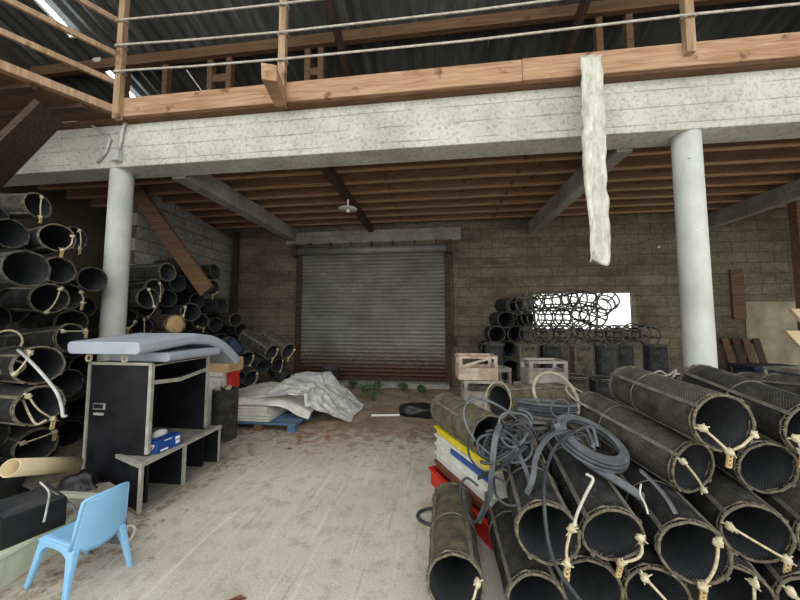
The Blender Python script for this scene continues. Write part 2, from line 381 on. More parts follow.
# mezzanine: concrete beam on two round columns, cross beams, joists, deck
m = MB(); m.box(-6.9, 9.3, 3.6, 3.95, 3.71, 4.32); struct('concrete_beam', m, M['beam'], bevel=.012)
def column(x, y, r, lab):
    m = MB(); m.lathe([(r*1.05,0),(r*1.02,.5),(r,1.5),(r*.99,2.6),(r*.97,3.71)], 28, (x, y, 0)); return struct('concrete_column', m, M['column'], True)
column(-4.45, 3.74, .138, ''); column(2.86, 3.74, .135, '')
for x, wd in ((-3.76, .22), (2.33, .18), (6.2, .18)):
    struct('concrete_cross_beam', bx(x-wd/2, x+wd/2, 3.95, YB-.01, 3.68, 3.98), M['crossbeam'])
struct('timber_cross_beam', bx(-1.7, -1.58, 3.95, YB-.01, 3.84, 3.98), M['darkwood'])
y = 4.2
while y < 7.5:
    jo = struct('ceiling_joist', bx(-7.2, 9.28, y-.035, y+.035, 4.0, 4.22), M['joist']); part('batten', bx(-7.2, 9.28, y-.038, y+.038, 3.982, 4.0), M['timber'], jo); y += .43  # pale strip added under each joist, painting floor-bounce light on its bottom edge
struct('mezzanine_deck', bx(-7.2, 9.28, 3.5, YB, 4.32, 4.35), M['deck'])
struct('mezzanine_deck', bx(-7.2, 9.28, 3.96, YB-.005, 4.222, 4.31), M['deck'])
m = MB(); m.box(-4.22, 1.0, 3.47, 3.58, 4.34, 4.6); struct('edge_timber', m, M['timber'], bevel=.006)
m = MB(); m.box(1.005, 9.28, 3.47, 3.58, 4.345, 4.61); struct('edge_timber', m, M['timber'], bevel=.006)
# left wing of the mezzanine running back towards the viewer
P0 = Vector((-4.26, 3.5, 4.40)); P1 = Vector((-5.25, 1.95, 4.40)); dv = (P1-P0).normalized()
m = MB(); m.bar(P0+Vector((0,0,.03)), P1+Vector((0,0,.03)), .05, .1); struct('edge_timber', m, M['post'])
m = MB(); m.prism([(-4.3,3.5,4.36),(-5.28,1.95,4.36),(-7.2,1.95,4.36),(-7.2,3.5,4.36)], (0,0,.05)); struct('mezzanine_deck', m, M['deck'])
for k in range(4):
    y = 2.15+.36*k; m = MB(); m.box(-7.2, -5.22+(y-1.95)*.63-.03, y-.035, y+.035, 4.3, 4.355); struct('ceiling_joist', m, M['darkwood'])
m = MB(); m.bar(at(50, 112, 3.75), at(-18, 180, 3.5), .42, .06); struct('timber_brace', m, M['darkwood'])
m = MB(); m.bar((-5.7, 4.88, 4.25), (-3.98, 4.88, 2.1), .07, .26, (0,0,1)); struct('timber_brace', m, M['brownwood'])
struct('timber_post', bx(-5.38, -5.27, YB-.16, YB-.02, 0, 3.95), M['darkwood'])
# roller shutter

d = MB(); nz = 36; prof = []
for i in range(nz*6+1):
    z = .1+(3.5-.1)*i/(nz*6); prof.append((z, .036*abs(math.sin(PI*i/6))))
vs = []; 
for z, o in prof: vs += [(DX0+.06, YB+.0-o, z), (DX1-.06, YB+.0-o, z)]
fs = [(2*i, 2*i+1, 2*i+3, 2*i+2) for i in range(len(prof)-1)]
d.add(vs, fs); dr = d.build('door_1', M['shutter'], thick=.004); dr['kind'] = 'structure'

part('guide_rail', bx(DX0-.04, DX0+.1, YB-.09, YB+.05, 0, 3.45), M['rust'], dr)
part('guide_rail', bx(DX1-.1, DX1+.04, YB-.09, YB+.05, 0, 3.45), M['rust'], dr)
part('roller_tube', MB().tube([(DX0+.02, YB-.14, 3.36), (DX1-.02, YB-.14, 3.36)], .1, 18), M['shutter'], dr, smooth=True)
part('bottom_rail', bx(DX0+.08, DX1-.08, YB-.06, YB+.02, .1, .2), M['rust'], dr)
for x in (DX0-.02, DX1+.02): part('end_bracket', bx(x-.05, x+.05, YB-.28, YB-.005, 3.22, 3.54), M['rust'], dr)
for k in range(7):
    x = DX0+.35+k*.54; part('hanger', bx(x-.02, x+.02, YB-.17, YB-.12, 3.45, 3.58), M['rust'], dr)
part('pull_chain', MB().tube([(DX1+.08, YB-.12, 3.3), (DX1+.1, YB-.1, 2.0), (DX1+.09, YB-.1, .7)], .012, 6), M['rust'], dr)
part('lock_box', bx(DX1+.05, DX1+.16, YB-.1, YB-.005, 1.0, 1.2), M['rust'], dr)
# window: open to the bright sky outside
wn = MB(); wn.box(WX0-.03, WX0+.03, YB-.02, YB+.12, WZ0, WZ1); wn.box(WX1-.03, WX1+.03, YB-.02, YB+.12, WZ0, WZ1); wn.box(WX0, WX1, YB-.02, YB+.12, WZ0-.03, WZ0+.03); wn.box(WX0, WX1, YB-.02, YB+.12, WZ1-.03, WZ1+.02)
wo = struct('window_1', wn, M['wall']); part('mullion', bx(3.72, 3.75, YB+.03, YB+.08, WZ0, WZ1), M['crossbeam'], wo)
# outside bush seen in the top left corner of the window
def leaves(mb, c, r, n, ls, seed, flat=False):
    rg = random.Random(seed); c = Vector(c)
    for _ in range(n):
        d_ = Vector((rg.gauss(0,1), rg.gauss(0,1), rg.gauss(0,1))).normalized()*r*rg.random()**.4
        if flat: d_.z = abs(d_.z)
        a = Vector((rg.uniform(-1,1), rg.uniform(-1,1), rg.uniform(-.4,1))).normalized(); b = a.cross(Vector((rg.uniform(-1,1), rg.uniform(-1,1), .3))).normalized()
        p = c+d_; L = ls*rg.uniform(.6,1.2)
        nn = a.cross(b)*.0016*L/.05
        mb.add([p-a*L*.5, p+b*L*.28+nn*3, p+a*L*.5, p-b*L*.28+nn*3], [(0,1,2),(0,2,3)])
bs = thing('bush', 'yellow-green bush outside, at the top left corner of the bright window', 'bush', (2.75, 9.0, 0))
m = MB(); m.tube([(2.75,9,0),(2.78,9.02,1.2),(2.7,9,2.3)], .035, 6); m.build('stem', M['darkwood'], bs)
m = MB(); leaves(m, (2.7, 9, 2.4), .3, 260, .12, 3); m.build('foliage', M['leafout'], bs)

# ================================================================ FIXTURES ABOVE
# front railing: posts with three wire ropes
ra = thing('railing', 'wooden post railing with three white ropes along the front edge of the loft', 'railing', (-.7, 3.5, 4.35))
for x, yo in ((-4.22, 3.44), (-1.9, 3.44), (2.72, 3.44)):
    part('post', MB().box(x-.045, x+.045, yo-.035, yo+.03, 4.28 if x < -4 else 4.45, 6.2), M['post'], ra)
def rope_line(z0, z1, z2, z3):
    pts = [(-4.22,3.39,z0), (-3.1,3.385,(z0+z1)/2-.015), (-1.9,3.39,z1), (.4,3.385,(z1+z2)/2-.03), (2.72,3.39,z2), (6.,3.385,(z2+z3)/2-.03), (9.2,3.39,z3)]
    mb = MB(); mb.tube(pts, .013, 6)
    for q in (pts[0], pts[2], pts[4]): mb.torus((q[0], 3.435, q[2]), (1,0,0), (0,1,.2), .062, .012, 12, 5)
    return part('rope', mb, M['wirerope'], ra)
rope_line(5.65, 5.58, 5.58, 5.56); rope_line(5.29, 5.2, 5.22, 5.2); rope_line(4.92, 4.84, 4.85, 4.83)
part('brace_wire', MB().tube([(-3.85, 4.1, 5.5), (-3.0, 4.1, 4.36)], .01, 5), M['wirerope'], ra)
rb = thing('railing', 'bare timber side railing of the loft, at the upper left by the tube lights', 'railing', P0)
for dz in (.42, .82, 1.3): part('rail', MB().bar(P0+Vector((-.05,-.05,dz)), P1+Vector((-.05,-.05,dz)), .04, .07), M['post'], rb)
part('post', MB().bar(P1+Vector((0,0,.14)), P1+Vector((0,0,1.45)), .07, .07), M['post'], rb)
st = MB(); st.bar((-1.93, 3.47, 4.36), (-1.68, 2.78, 4.13), .15, .15); o = st.build('timber_stub', M['timber'], bevel=.006); o['kind'] = 'structure'
# tube lights under the roof
for k, (ya, yb, lab) in enumerate(((2.3, 4.03, 'nearest and longest white tube light hanging under the roof, upper left'), (4.34, 4.66, 'short middle white tube light seen between the side rail and corner post'), (4.72, 5.15, 'farthest white tube light, right of the corner post above the loft edge'))):
    xa = -5.78; g = thing('tube_light', lab, 'light', (xa, (ya+yb)/2, roofz((ya+yb)/2)-.3), 'tube lights under the roof')
    za, zb = roofz(ya)-.06, roofz(yb)-.06
    part('housing', MB().bar((xa-.09, ya, za), (xa-.09, yb, zb), .05, .05), M['enamel'], g)
    part('tube', MB().tube([(xa, ya+.03, za-.02), (xa, yb-.03, zb-.02)], .02, 10), M['tube'], g)
    part('hanger', MB().bar((xa-.09, (ya+yb)/2, (za+zb)/2+.025), (xa-.09, (ya+yb)/2, (za+zb)/2+.045), .03, .03), M['steel'], g)
    for yy, zz in ((ya+.03, za), (yb-.03, zb)): part('socket', MB().obox((xa-.04, yy, zz), (.06,0,0), (0,.015,0), (0,0,.035)), M['enamel'], g)
# shade lamp under the loft
lp = thing('pendant_lamp', 'white enamel dish lamp fixed under the loft in front of the shutter', 'lamp', (-1.62, 5.4, 3.6))
part('shade', MB().lathe([(.02,3.72),(.06,3.7),(.17,3.665),(.175,3.655),(.06,3.675),(.03,3.68)], 24, (-1.62, 5.4, 0), False), M['enamel'], lp, smooth=True)
part('stem', MB().tube([(-1.62,5.4,3.84),(-1.62,5.4,3.68)], .02, 8), M['enamel'], lp)
part('bulb', MB().blob((-1.62,5.4,3.63), .035, 10, 8, 0), M['enamel'], lp, smooth=True)
# hanging pull cord at right of the bay
pc = thing('pull_cord', 'thin cord with a small knob hanging from the joists left of the right column', 'cord', (2.75, 5.5, 2.5))
a_, b_ = at(647, 172, 5.2), at(659, 247, 5.2)
part('cord', MB().tube([(a_.x, a_.y, 3.99), a_, b_], .004, 5), M['batten'], pc); part('knob', MB().blob(b_, .02, 8, 6, .1), M['galv'], pc)
# conduits and junction box on the beam
cd = thing('conduit', 'pale cable conduit with a small box on the beam above the left column', 'conduit', (-4.32, 3.58, 3.7))
def onb(px, py, y=3.575):
    d_ = fw+rt*((px-400)/F)+up*((300-py)/F); t = y/d_.y; return Vector((d_.x*t, y, CH+d_.z*t))
part('junction_box', MB().obox(onb(117, 156, 3.56), (.05,0,0), (0,.04,0), (0,0,.075)), M['galv'], cd, bevel=.006)
part('pipe', MB().tube([onb(128,118), onb(123,128), onb(121,140), onb(119,150)], .022, 8), M['galv'], cd, smooth=True)
part('pipe', MB().tube([onb(40,131), onb(52,123), onb(75,122), onb(90,124), onb(105,134), onb(110,140), onb(106,152), onb(97,163)], .016, 8), M['galv'], cd, smooth=True)
# long strip of cloth hanging from the loft edge
m = MB(); rg = random.Random(5)
def cf(u, v):
    z = 4.47-2.28*v; x = 1.58+.215*(u+.02)+.02*math.sin(v*9)*v-.06*v*.3
    wgl = .03*math.sin(u*9+v*5)+.02*noise.noise(Vector((u*5, v*12, 0)))
    return Vector((x+.02*noise.noise(Vector((0, v*16, u*2))), 3.36+wgl*(.4+v*.6)-.02*v, z+.04*math.sin(u*7)*(v > .97)))
m.grid(10, 70, cf); o = m.build('hanging_cloth', M['hangcloth'], None, True, thick=.012); tag(o, 'long grubby white cloth strip hanging from the loft edge over the beam', 'cloth')
o = MB(); o.tube([(1.6,3.44,4.5),(1.7,3.36,4.53),(1.8,3.44,4.52)], .012, 6)

# ================================================================ FAR RIGHT
ol = bx(6.5, 6.75, YB-.06, YB-.005, 1.62, 2.72); tag(ol.build('wall_board', M['brownwood']), 'upright dark brown board fixed to the back wall right of the right column', 'board')
pl = thing('pallet', 'dark wooden pallet leaning against the back wall behind the right column', 'pallet', (6.35, 7.4, 0))
for k in range(6):
    x = 5.85+k*.2; m = MB(); m.bar((x, 7.2, .02), (x, 7.5, 1.2), .13, .02, (0,1,0)); part('slat', m, M['darkwood'] if k % 2 else M['brownwood'], pl)
for t_ in (.08, .5, .94):
    m = MB(); m.bar((5.78, 7.235+.3*t_+.03, .03+1.17*t_), (6.92, 7.235+.3*t_+.03, .03+1.17*t_), .06, .09); part('rail', m, M['darkwood'], pl)
bb = thing('storage_box', 'dark navy lidded box in front of the leaning pallet', 'box', (6.15, 6.55, 0))
part('body', bx(5.75, 6.6, 6.35, 6.8, 0, .68), M['navy'], bb, bevel=.03); part('lid', bx(5.72, 6.63, 6.32, 6.83, .68, .76), M['navy'], bb, bevel=.02)
fr = thing('trestle', 'pale metal trestle frame at the right edge beyond the tubes', 'frame', (5.2, 5.0, 0))
q = [(4.75,5.1), (5.6,5.1), (5.6,4.6), (4.75,4.6)]
for x, y in q: part('leg', MB().tube([(x,y,0),(x,y,.88)], .022, 8), M['steel'], fr)
part('top_frame', MB().tube([(x,y,.9) for x, y in q], .025, 8, True), M['steel'], fr); part('sheet', bx(4.8, 5.55, 4.65, 5.05, .915, .94), M['greywood'], fr)
tp = bx(6.25, 6.4, 5.98, 6.12, 0, 3.985); tag(tp.build('timber_post', M['brownwood']), 'timber post at the far right edge holding two pale plywood pieces', 'post')
for z, x0, lab in ((1.79, 5.97, 'upper pale plywood offcut with a pointed end, at the right edge'), (1.42, 5.87, 'lower pale plywood offcut with a pointed end, at the right edge')):
    m = MB(); m.prism([(x0,5.92,z),(6.62,5.92,z),(6.62,5.92,z-.46),(x0+.34,5.92,z-.46)], (0,.06,0)); tag(m.build('plywood_offcut', M['ply']), lab, 'board', 'plywood offcuts on the timber post')

# ================================================================ BACK CENTRE
# pallet with white boards, white sheet and clear film
pa = thing('pallet', 'blue and brown wooden pallet on the floor under the white sheets', 'pallet', (-2.6, 4.8, 0))
for k in range(6):
    y = 4.3+k*.2; part('slat', bx(-3.15, -2.0, y-.07, y+.07, .1, .125), M['palletblue'] if k < 3 else M['palletwood'], pa)
for x in (-3.08, -2.58, -2.07):
    part('stringer', bx(x-.05, x+.05, 4.24, 5.36, .075, .1), M['palletblue'] if x > -2.2 else M['palletwood'], pa)
    for y in (4.3, 4.8, 5.3): part('block', bx(x-.06, x+.06, y-.06, y+.06, 0, .075), M['palletblue'] if x > -2.2 else M['palletwood'], pa)
for k in range(7):
    e = rng.uniform(-.04,.04); z = .127+k*.03
    o = bx(-3.35+e, -2.42+e-.02*k, 4.26+abs(e)+.02*k, 5.4, z, z+.026); tag(o.build('white_board', M['sheet']), 'flat dirty white board in the stack on the blue pallet', 'board', 'white boards stacked on the pallet')
def ridge(x, y, s, k, z): return 1-2*abs(noise.noise(Vector((x*s+y*k, y*s-x*k, z))))
m = MB()
def tarp(u, v):
    x = -3.42+1.5*u; y = 4.36+1.35*v
    h = .36+.16*math.exp(-((x+2.3)/.45)**2-((y-5.45)/.45)**2)+.05*math.exp(-((x+2.8)/.3)**2-((y-5.1)/.4)**2)
    h += .03*ridge(x, y, 1.5, 1.1, 1.7)+.015*ridge(x, y, 4, 2, 4.2)
    if x > -2.42: h -= .42*max(0, (x+2.42))**1.1
    if v < .08: h -= .06*(.08-v)/.08
    q = noise.noise(Vector((x*5, y*5, 3)))
    return Vector((x+.03*q, y+.05*noise.noise(Vector((x*3, y*3, 9)))+.22*max(0, u-.55)*(1-v), h))
m.grid(72, 56, tarp); o = m.build('white_sheet', M['sheet'], None, True, thick=.006); tag(o, 'crumpled dirty white sheet heaped over the boards on the blue pallet', 'sheet')
m = MB()
def film_(u, v):
    # hangs from the heap down to the floor at the right and the front corner
    x = -2.62+1.26*u; y = 4.22+1.65*v+.5*u*(1-v)-.15*u*v
    top = .56-.1*abs(v-.75)
    w_ = min(1, max(0, (x+2.1)/.72)); h = top*(1-w_)**1.15
    w2 = min(1, max(0, (4.95-y)/.75)); h *= (1-w2*.55) if x > -2.15 else (1-w2*.12)
    if x <= -2.0: h = max(h, .44)
    r = ridge(x, y, 1.7, 1.3, 5.1); r2 = ridge(x, y, 4.0, -2.5, 2.2); r3 = ridge(x, y, 12, 5, 7)
    h += (.045*r+.016*r2+.004*r3)*min(1, .25+h*2.4)
    return Vector((x+.035*r2+.05*noise.noise(Vector((y*2.3, 1, 1)))*(u > .6), y+.04*r, max(h, .012+.01*(r3+1))))
m.grid(84, 84, film_); o = m.build('plastic_film', M['film'], None, True, thick=.003); tag(o, 'crinkled clear plastic film draped off the pallet towards the shutter', 'plastic')
bk = thing('bucket', 'dark grey plastic bucket against the shutter behind the plastic film', 'bucket', (-2.5, 7.1, 0))
part('body', MB().lathe([(.15,0),(.17,.1),(.2,.44),(.215,.45),(.215,.48),(.19,.48),(.185,.44),(.15,.02)], 24, (-2.5,7.1,0), False), M['bucket'], bk, smooth=True)
part('base', MB().lathe([(.15,.01),(.15,.03)], 24, (-2.5,7.1,0)), M['bucket'], bk)
# weeds growing along the shutter sill
WD = [(-1.95,7.05,.13,.2,'low wide green weed patch by the grey bucket'), (-1.6,6.7,.14,.17,'low green weed patch in the middle of the shutter, on dirt'), (-1.25,6.05,.15,.3,'tallest bright green weed in front of the shutter'), (-.75,6.95,.12,.17,'small green weed right of the tallest weed, by the sill'), (-1.35,6.85,.13,.22,'thin green weed just behind the tallest weed'), (-.35,6.9,.1,.12,'smallest green weed at the right end of the sill')]
for i, (x, y, r, h, lab) in enumerate(WD):
    g = thing('weed', lab, 'plant', (x, y, 0), 'weeds by the shutter'); rg = random.Random(i); s = MB(); l = MB()
    for k in range(14):
        a = rg.uniform(0, 2*PI); q = Vector((x+r*rg.uniform(.2,1)*math.cos(a), y+r*rg.uniform(.2,1)*math.sin(a), h*rg.uniform(.5,1)))
        s.tube([(x+.02*math.cos(a), y+.02*math.sin(a), 0), (x*.5+q.x*.5, y*.5+q.y*.5, q.z*.7), q], .004, 5)
        leaves(l, q, .06, 10, .06, i*50+k)
    s.build('stems', M['leaf'], g); l.build('leaves', M['leaf'], g)
# black sack with a white stick
m = MB(); m.blob((-.28, 5.22, .09), .3, 22, 14, .35, 4, (1.15,.6,.42)); m.v = [Vector((p.x, p.y, max(p.z, .004))) for p in m.v]; o = m.build('black_sack', M['blacksack'], None, True); tag(o, 'crumpled black sack lying on the dirt before the shutter', 'sack')
m = MB(); m.tube([(-1.08,5.08,.02), (-.62,5.14,.025)], .018, 8); tag(m.build('white_stick', M['enamel']), 'short white stick on the dirt left of the black sack', 'stick')
# timber scrap and stones on the dirt
for i in range(40):
    x, y = rng.uniform(-2.6,.6), rng.uniform(3.6,7.2)
    if -3.4 < x < -1.3 and 4.0 < y < 6.0: continue
    if -.7 < x < .15 and 4.9 < y < 5.6: continue
    m = MB(); m.blob((x,y,.008), rng.uniform(.012,.03), 7, 5, .5, i, (1.3,1,.5)); tag(m.build('stone_chip', M['palletwood'] if i % 3 else M['crossbeam']), 'small stone or wood chip lying on the dirty floor', 'chip', 'chips on the floor')
m = MB(); q = Vector((-1.14, 1.73, .006)); m.add([q+Vector((-.05,-.01,0)), q+Vector((0,-.022,.006)), q+Vector((.05,.012,.002)), q+Vector((0,.02,.008))], [(0,1,2,3)]); tag(m.build('dry_leaf', M['brownplastic'], thick=.002), 'single dry brown leaf on the pale floor near the camera', 'leaf')
# white box, carton and red box behind the cabinet
wb = thing('white_box', 'tall off-white box behind the cabinet, under the cardboard carton', 'box', (-3.3, 4.3, 0))
part('body', bx(-3.55, -3.08, 4.14, 4.5, 0, .78), M['whiteplastic'], wb, bevel=.008); part('lid', bx(-3.57, -3.065, 4.12, 4.52, .78, .84), M['whiteplastic'], wb, bevel=.008)
cb = thing('carton', 'brown cardboard carton on the white box under the drooping cushion', 'carton', (-3.3, 4.3, .84))
part('body', bx(-3.56, -2.99, 4.14, 4.48, .84, 1.03), M['cardboard'], cb, bevel=.004); part('flap', MB().obox((-3.28, 4.12, 1.02), (.28,0,0), (0,.02,-.05), (0,.003,.001)), M['cardboard'], cb)
rb_ = thing('red_box', 'red plastic box standing between white box and dark tube', 'box', (-3.02, 4.3, 0))
part('body', bx(-3.055, -2.99, 4.2, 4.4, 0, .8), M['red'], rb_, bevel=.01); part('rim', bx(-3.058, -2.985, 4.19, 4.41, .8, .83), M['red'], rb_, bevel=.005)
# ================================================================ BLACK CABINET (left foreground)
cab = thing('cabinet', 'black laminate cabinet with pale edge trim and a low slanted bench', 'cabinet', (-2.75, 2.75, 0))
BZ = .42
sp_ = part('side_panel', bx(-3.12, -2.5, 2.45, 2.475, .02, 1.21), M['blackboard'], cab)
def trimbar(p, q, w=.024): return part('trim', MB().bar(p, q, w, w), M['trim'], cab)
trimbar((-3.12,2.45,.02), (-3.12,2.45,1.21)); trimbar((-2.5,2.45,BZ+.02), (-2.5,2.45,1.21), .03); trimbar((-3.12,2.45,1.21), (-2.5,2.45,1.21))
trimbar((-2.5,3.12,BZ+.02), (-2.5,3.12,1.2)); trimbar((-2.5,2.45,1.2), (-2.5,3.12,1.2), .018)
hd = part('handle', MB().obox((-2.995, 2.442, .83), (.062,0,0), (0,.006,0), (0,0,.03)), M['steel'], cab, bevel=.008); hd['label'] = 'chrome rimmed recessed handle'
part('recess', MB().obox((-2.995, 2.434, .833), (.045,0,0), (0,.003,0), (0,0,.018)), M['blackboard'], hd, bevel=.006)
part('label_plate', MB().obox((-2.995, 2.44, .765), (.05,0,0), (0,.004,0), (0,0,.01)), M['trim'], cab)
part('back_panel', bx(-3.1, -3.08, 2.475, 3.12, .03, 1.2), M['blackboard'], cab)
part('far_panel', bx(-3.1, -2.51, 3.1, 3.125, .03, 1.2), M['blackboard'], cab)
part('top_panel', bx(-3.12, -2.49, 2.45, 3.125, 1.2, 1.215), M['blackboard'], cab)
sh = MB(); sh.strip([(-2.51,2.47,1.045), (-2.5,2.75,1.02), (-2.51,3.1,1.06)], .012, .035, n0=(0,0,1)); part('curved_rail', sh, M['trim'], cab)
part('shelf', bx(-3.08, -2.52, 2.48, 3.1, 1.03, 1.045), M['blackboard'], cab)
bt = MB(); bt.prism([(-2.42,2.32,BZ-.025),(-2.42,3.24,BZ-.025),(-3.1,3.24,BZ-.025),(-3.1,2.476,BZ-.025),(-2.79,2.46,BZ-.025)], (0,0,.025)); part('bench_top', bt, M['benchtop'], cab)
trimbar((-2.415,2.31,BZ-.01), (-2.415,3.25,BZ-.01), .03); trimbar((-2.415,2.31,BZ-.01), (-2.8,2.455,BZ-.01), .03)
trimbar((-2.42,2.325,.03), (-2.42,2.325,BZ-.02)); trimbar((-2.42,2.76,.03), (-2.42,2.76,BZ-.02)); trimbar((-2.42,3.235,.03), (-2.42,3.235,BZ-.02), .018)
ep = MB(); ep.prism([(-2.425,2.33,.03),(-2.79,2.465,.03),(-2.79,2.48,.03),(-2.425,2.345,.03)], (0,0,BZ-.06)); part('bench_end_panel', ep, M['blackboard'], cab)
part('divider', bx(-3.08, -2.43, 2.75, 2.77, .03, BZ-.025), M['blackboard'], cab); part('bench_far_panel', bx(-3.08, -2.425, 3.22, 3.24, .03, BZ-.025), M['blackboard'], cab)
bo = MB(); bo.prism([(-2.42,2.32,0),(-2.42,3.24,0),(-3.1,3.24,0),(-3.1,2.47,0),(-2.79,2.46,0)], (0,0,.03)); part('bottom_board', bo, M['benchtop'], cab)
# cushions
def cushion(name, lab, x0, x1, path, th, grp):
    m = MB(); pts = []; N = len(path)
    for (y, z) in path: pts.append(Vector(((x0+x1)/2, y, z)))
    wd = (x1-x0)/2; r = .025
    sec = [(-wd+r,-th/2),(wd-r,-th/2),(wd,-th/2+r),(wd,th/2-r),(wd-r,th/2),(-wd+r,th/2),(-wd,th/2-r),(-wd,-th/2+r)]
    m.sweep(pts, sec, False, (0,0,1)); o = m.build(name, M['cushion'], None, False, bevel=.008); tag(o, lab, 'cushion', grp); return o
cushion('cushion', 'smaller grey-blue vinyl cushion pad wedged underneath the long one', -3.02, -2.40, [(2.52,1.262),(2.8,1.262),(3.18,1.255)], .085, 'grey cushions on the cabinet')
up_ = [(2.26,1.365)]+[(2.26+.1*k, 1.365+.008*k) for k in range(1, 7)]+[(2.95,1.40),(3.08,1.385),(3.2,1.345),(3.32,1.285),(3.44,1.2),(3.56,1.1)]
cushion('cushion', 'long grey-blue vinyl cushion drooping off the far end of the cabinet', -3.12, -2.43, up_, .105, 'grey cushions on the cabinet')
for x, lab in ((-3.08, 'left white rope loop hanging between cushion and cabinet top'), (-2.72, 'right white rope loop hanging between cushion and cabinet top')):
    m = MB(); m.torus((x, 2.4, 1.262), (.7,0,.6), (-.5,0,.7), .03, .009, 14, 6); m.tube([(x, 2.4, 1.29), (x, 2.46, 1.3), (x, 2.55, 1.307)], .008, 6); tag(m.build('rope_loop', M['rope']), lab, 'rope', 'rope loops under the cushion')
# blue glove box on the bench
gb = thing('glove_box', 'blue printed cardboard dispenser box on the cabinet bench', 'box', (-2.52, 2.6, BZ+.006))
ux = Vector((.42, .9, 0)).normalized(); uy = Vector((-.9, .42, 0)).normalized(); cc = Vector((-2.5, 2.59, BZ+.056))
cc = Vector((-2.478, 2.6, BZ+.061)); ux = Vector((.12,.993,0)).normalized(); uy = Vector((-.993,.12,0))
part('carton', MB().obox(cc, ux*.115, uy*.05, (0,0,.055)), M['boxblue'], gb, bevel=.003)
e = cc-ux*.1165
lg = MB(); lg.prism([e+uy*.028+Vector((0,0,.022)), e-uy*.028+Vector((0,0,.022)), e+Vector((0,0,-.03))], -ux*.001); em = part('emblem', lg, M['white'], gb)
lg = MB()
for s_ in (-1, 1): lg.bar(e-ux*.002+uy*.014*s_+Vector((0,0,.013)), e-ux*.002+Vector((0,0,-.016)), .003, .007, ux)
part('emblem_v', lg, M['redprint'], em)
sd = cc-uy*.0505
for a, b, z0, z1 in ((.055,.1,.008,.035), (.06,.1,-.03,-.002), (-.08,-.01,-.045,-.03), (-.05,.02,.035,.042)):
    part('printed_panel', MB().obox(sd+ux*(a+b)/2+Vector((0,0,(z0+z1)/2)), ux*(b-a)/2, uy*.0006, (0,0,(z1-z0)/2)), M['white'], gb)
m = MB(); m.blob((-2.585, 2.66, BZ+.075), .075, 14, 10, .6, 8, (.55,.9,.95)); tag(m.build('paper_wad', M['white'], None, True), 'crumpled white paper behind the blue box on the bench', 'paper')

# ================================================================ SMALL BLUE CHAIR
CHX = Vector((-2.2, 1.75, 0)); fd = Vector((-.98, .19, 0)).normalized(); sdv = Vector((-fd.y, fd.x, 0))    # fd = forward
ch = thing('childs_chair', 'small sky-blue moulded plastic chair with its back to us', 'chair', CHX)
def cp(f, s, z): return CHX+fd*f+sdv*s+Vector((0,0,z))
def leg(f0, s0, f1, s1):            # foot, top: an angle-section moulded leg, wider at the top
    m = MB(); vs = []
    for (f, s, z, a, b) in ((f0, s0, 0, .015, .012), (f0*.5+f1*.5, s0*.5+s1*.5, .15, .02, .015), (f1, s1, .285, .032, .02)):
        vs += [cp(f-a, s-b, z), cp(f+a, s-b, z), cp(f+a, s+b, z), cp(f-a, s+b, z)]
    m.add(vs, [(3,2,1,0),(8,9,10,11)]+[(4*i+k, 4*i+(k+1) % 4, 4*i+4+(k+1) % 4, 4*i+4+k) for i in (0,1) for k in range(4)])
    return part('leg', m, M['chairblue'], ch, bevel=.008)
for s in (-1, 1): leg(.225, s*.14, .14, s*.103); leg(-.18, s*.16, -.135, s*.112)
m = MB()
def seat(u, v):
    f = .175-.325*v; s = (-.13+.26*u)*(1-.03*v); z = .298-.012*math.sin(PI*u)*math.sin(PI*v)-.018*max(0, 1-v*8)-.02*max(0, abs(u-.5)*2-.86)*7*.5
    return cp(f, s, z)
m.grid(16, 16, seat); part('seat', m, M['chairblue'], ch, smooth=True, thick=.014)
for s in (-1, 1):                                                                                            # side aprons arched between front and rear legs
    m = MB(); n = 12; vs = []
    for i in range(n+1):
        f = .15-.285*i/n; zt = .297; zb = .262-.07*abs(2*i/n-1)**3.5
        for q in (.117, .133): vs += [cp(f, s*q, zb), cp(f, s*q, zt)]
    fs = []
    for i in range(n):
        a = 4*i; b = a+4; fs += [(a,b,b+1,a+1), (a+2,a+3,b+3,b+2), (a,a+2,b+2,b), (a+1,b+1,b+3,a+3)]
    fs += [(0,1,3,2), (4*n,4*n+2,4*n+3,4*n+1)]
    m.add(vs, fs); part('side_apron', m, M['chairblue'], ch, bevel=.004)
m = MB()
def back(u, v):
    wv = .132-.022*v; s = (-1+2*u)*wv; z = .235+.05*(abs(2*u-1)**2)*(1-v)*1.0+(.325-.0*u)*v-.03*(abs(2*u-1)**6)*(v > .99); f = -.145-.05*v-.02*(1-(2*u-1)**2)
    return cp(f, s, z)
m.grid(16, 14, back); part('backrest', m, M['chairblue'], ch, smooth=True, thick=.013)
m = MB(); rim = [cp(-.145-.05*v, -(.132-.022*v), .285+.275*v) for v in (0,.35,.7,.95)]+[cp(-.195-.02*(1-(2*u-1)**2), (-1+2*u)*.11, .562-.012*(abs(2*u-1)**6)) for u in (.03,.2,.5,.8,.97)]+[cp(-.145-.05*v, (.132-.022*v), .285+.275*v) for v in (.95,.7,.35,0)]
m.tube(rim, .010, 8); part('back_rim', m, M['chairblue'], ch, smooth=True)
# metal clamp lying below the chair
cl = thing('clamp', 'blue-grey block with two wire rings on the floor behind the blue chair', 'clamp', (-2.3, 2.06, 0))
part('block', MB().obox((-2.3,2.06,.075), (.035,0,0), (0,.03,0), (0,0,.075)), M['hosegrey'], cl, bevel=.006)
for dx in (-.085, .085): part('ring', MB().torus((-2.3+dx,2.05,.07), (1,0,0), (0,.5,.8), .05, .008, 18, 6), M['wirerope'], cl)

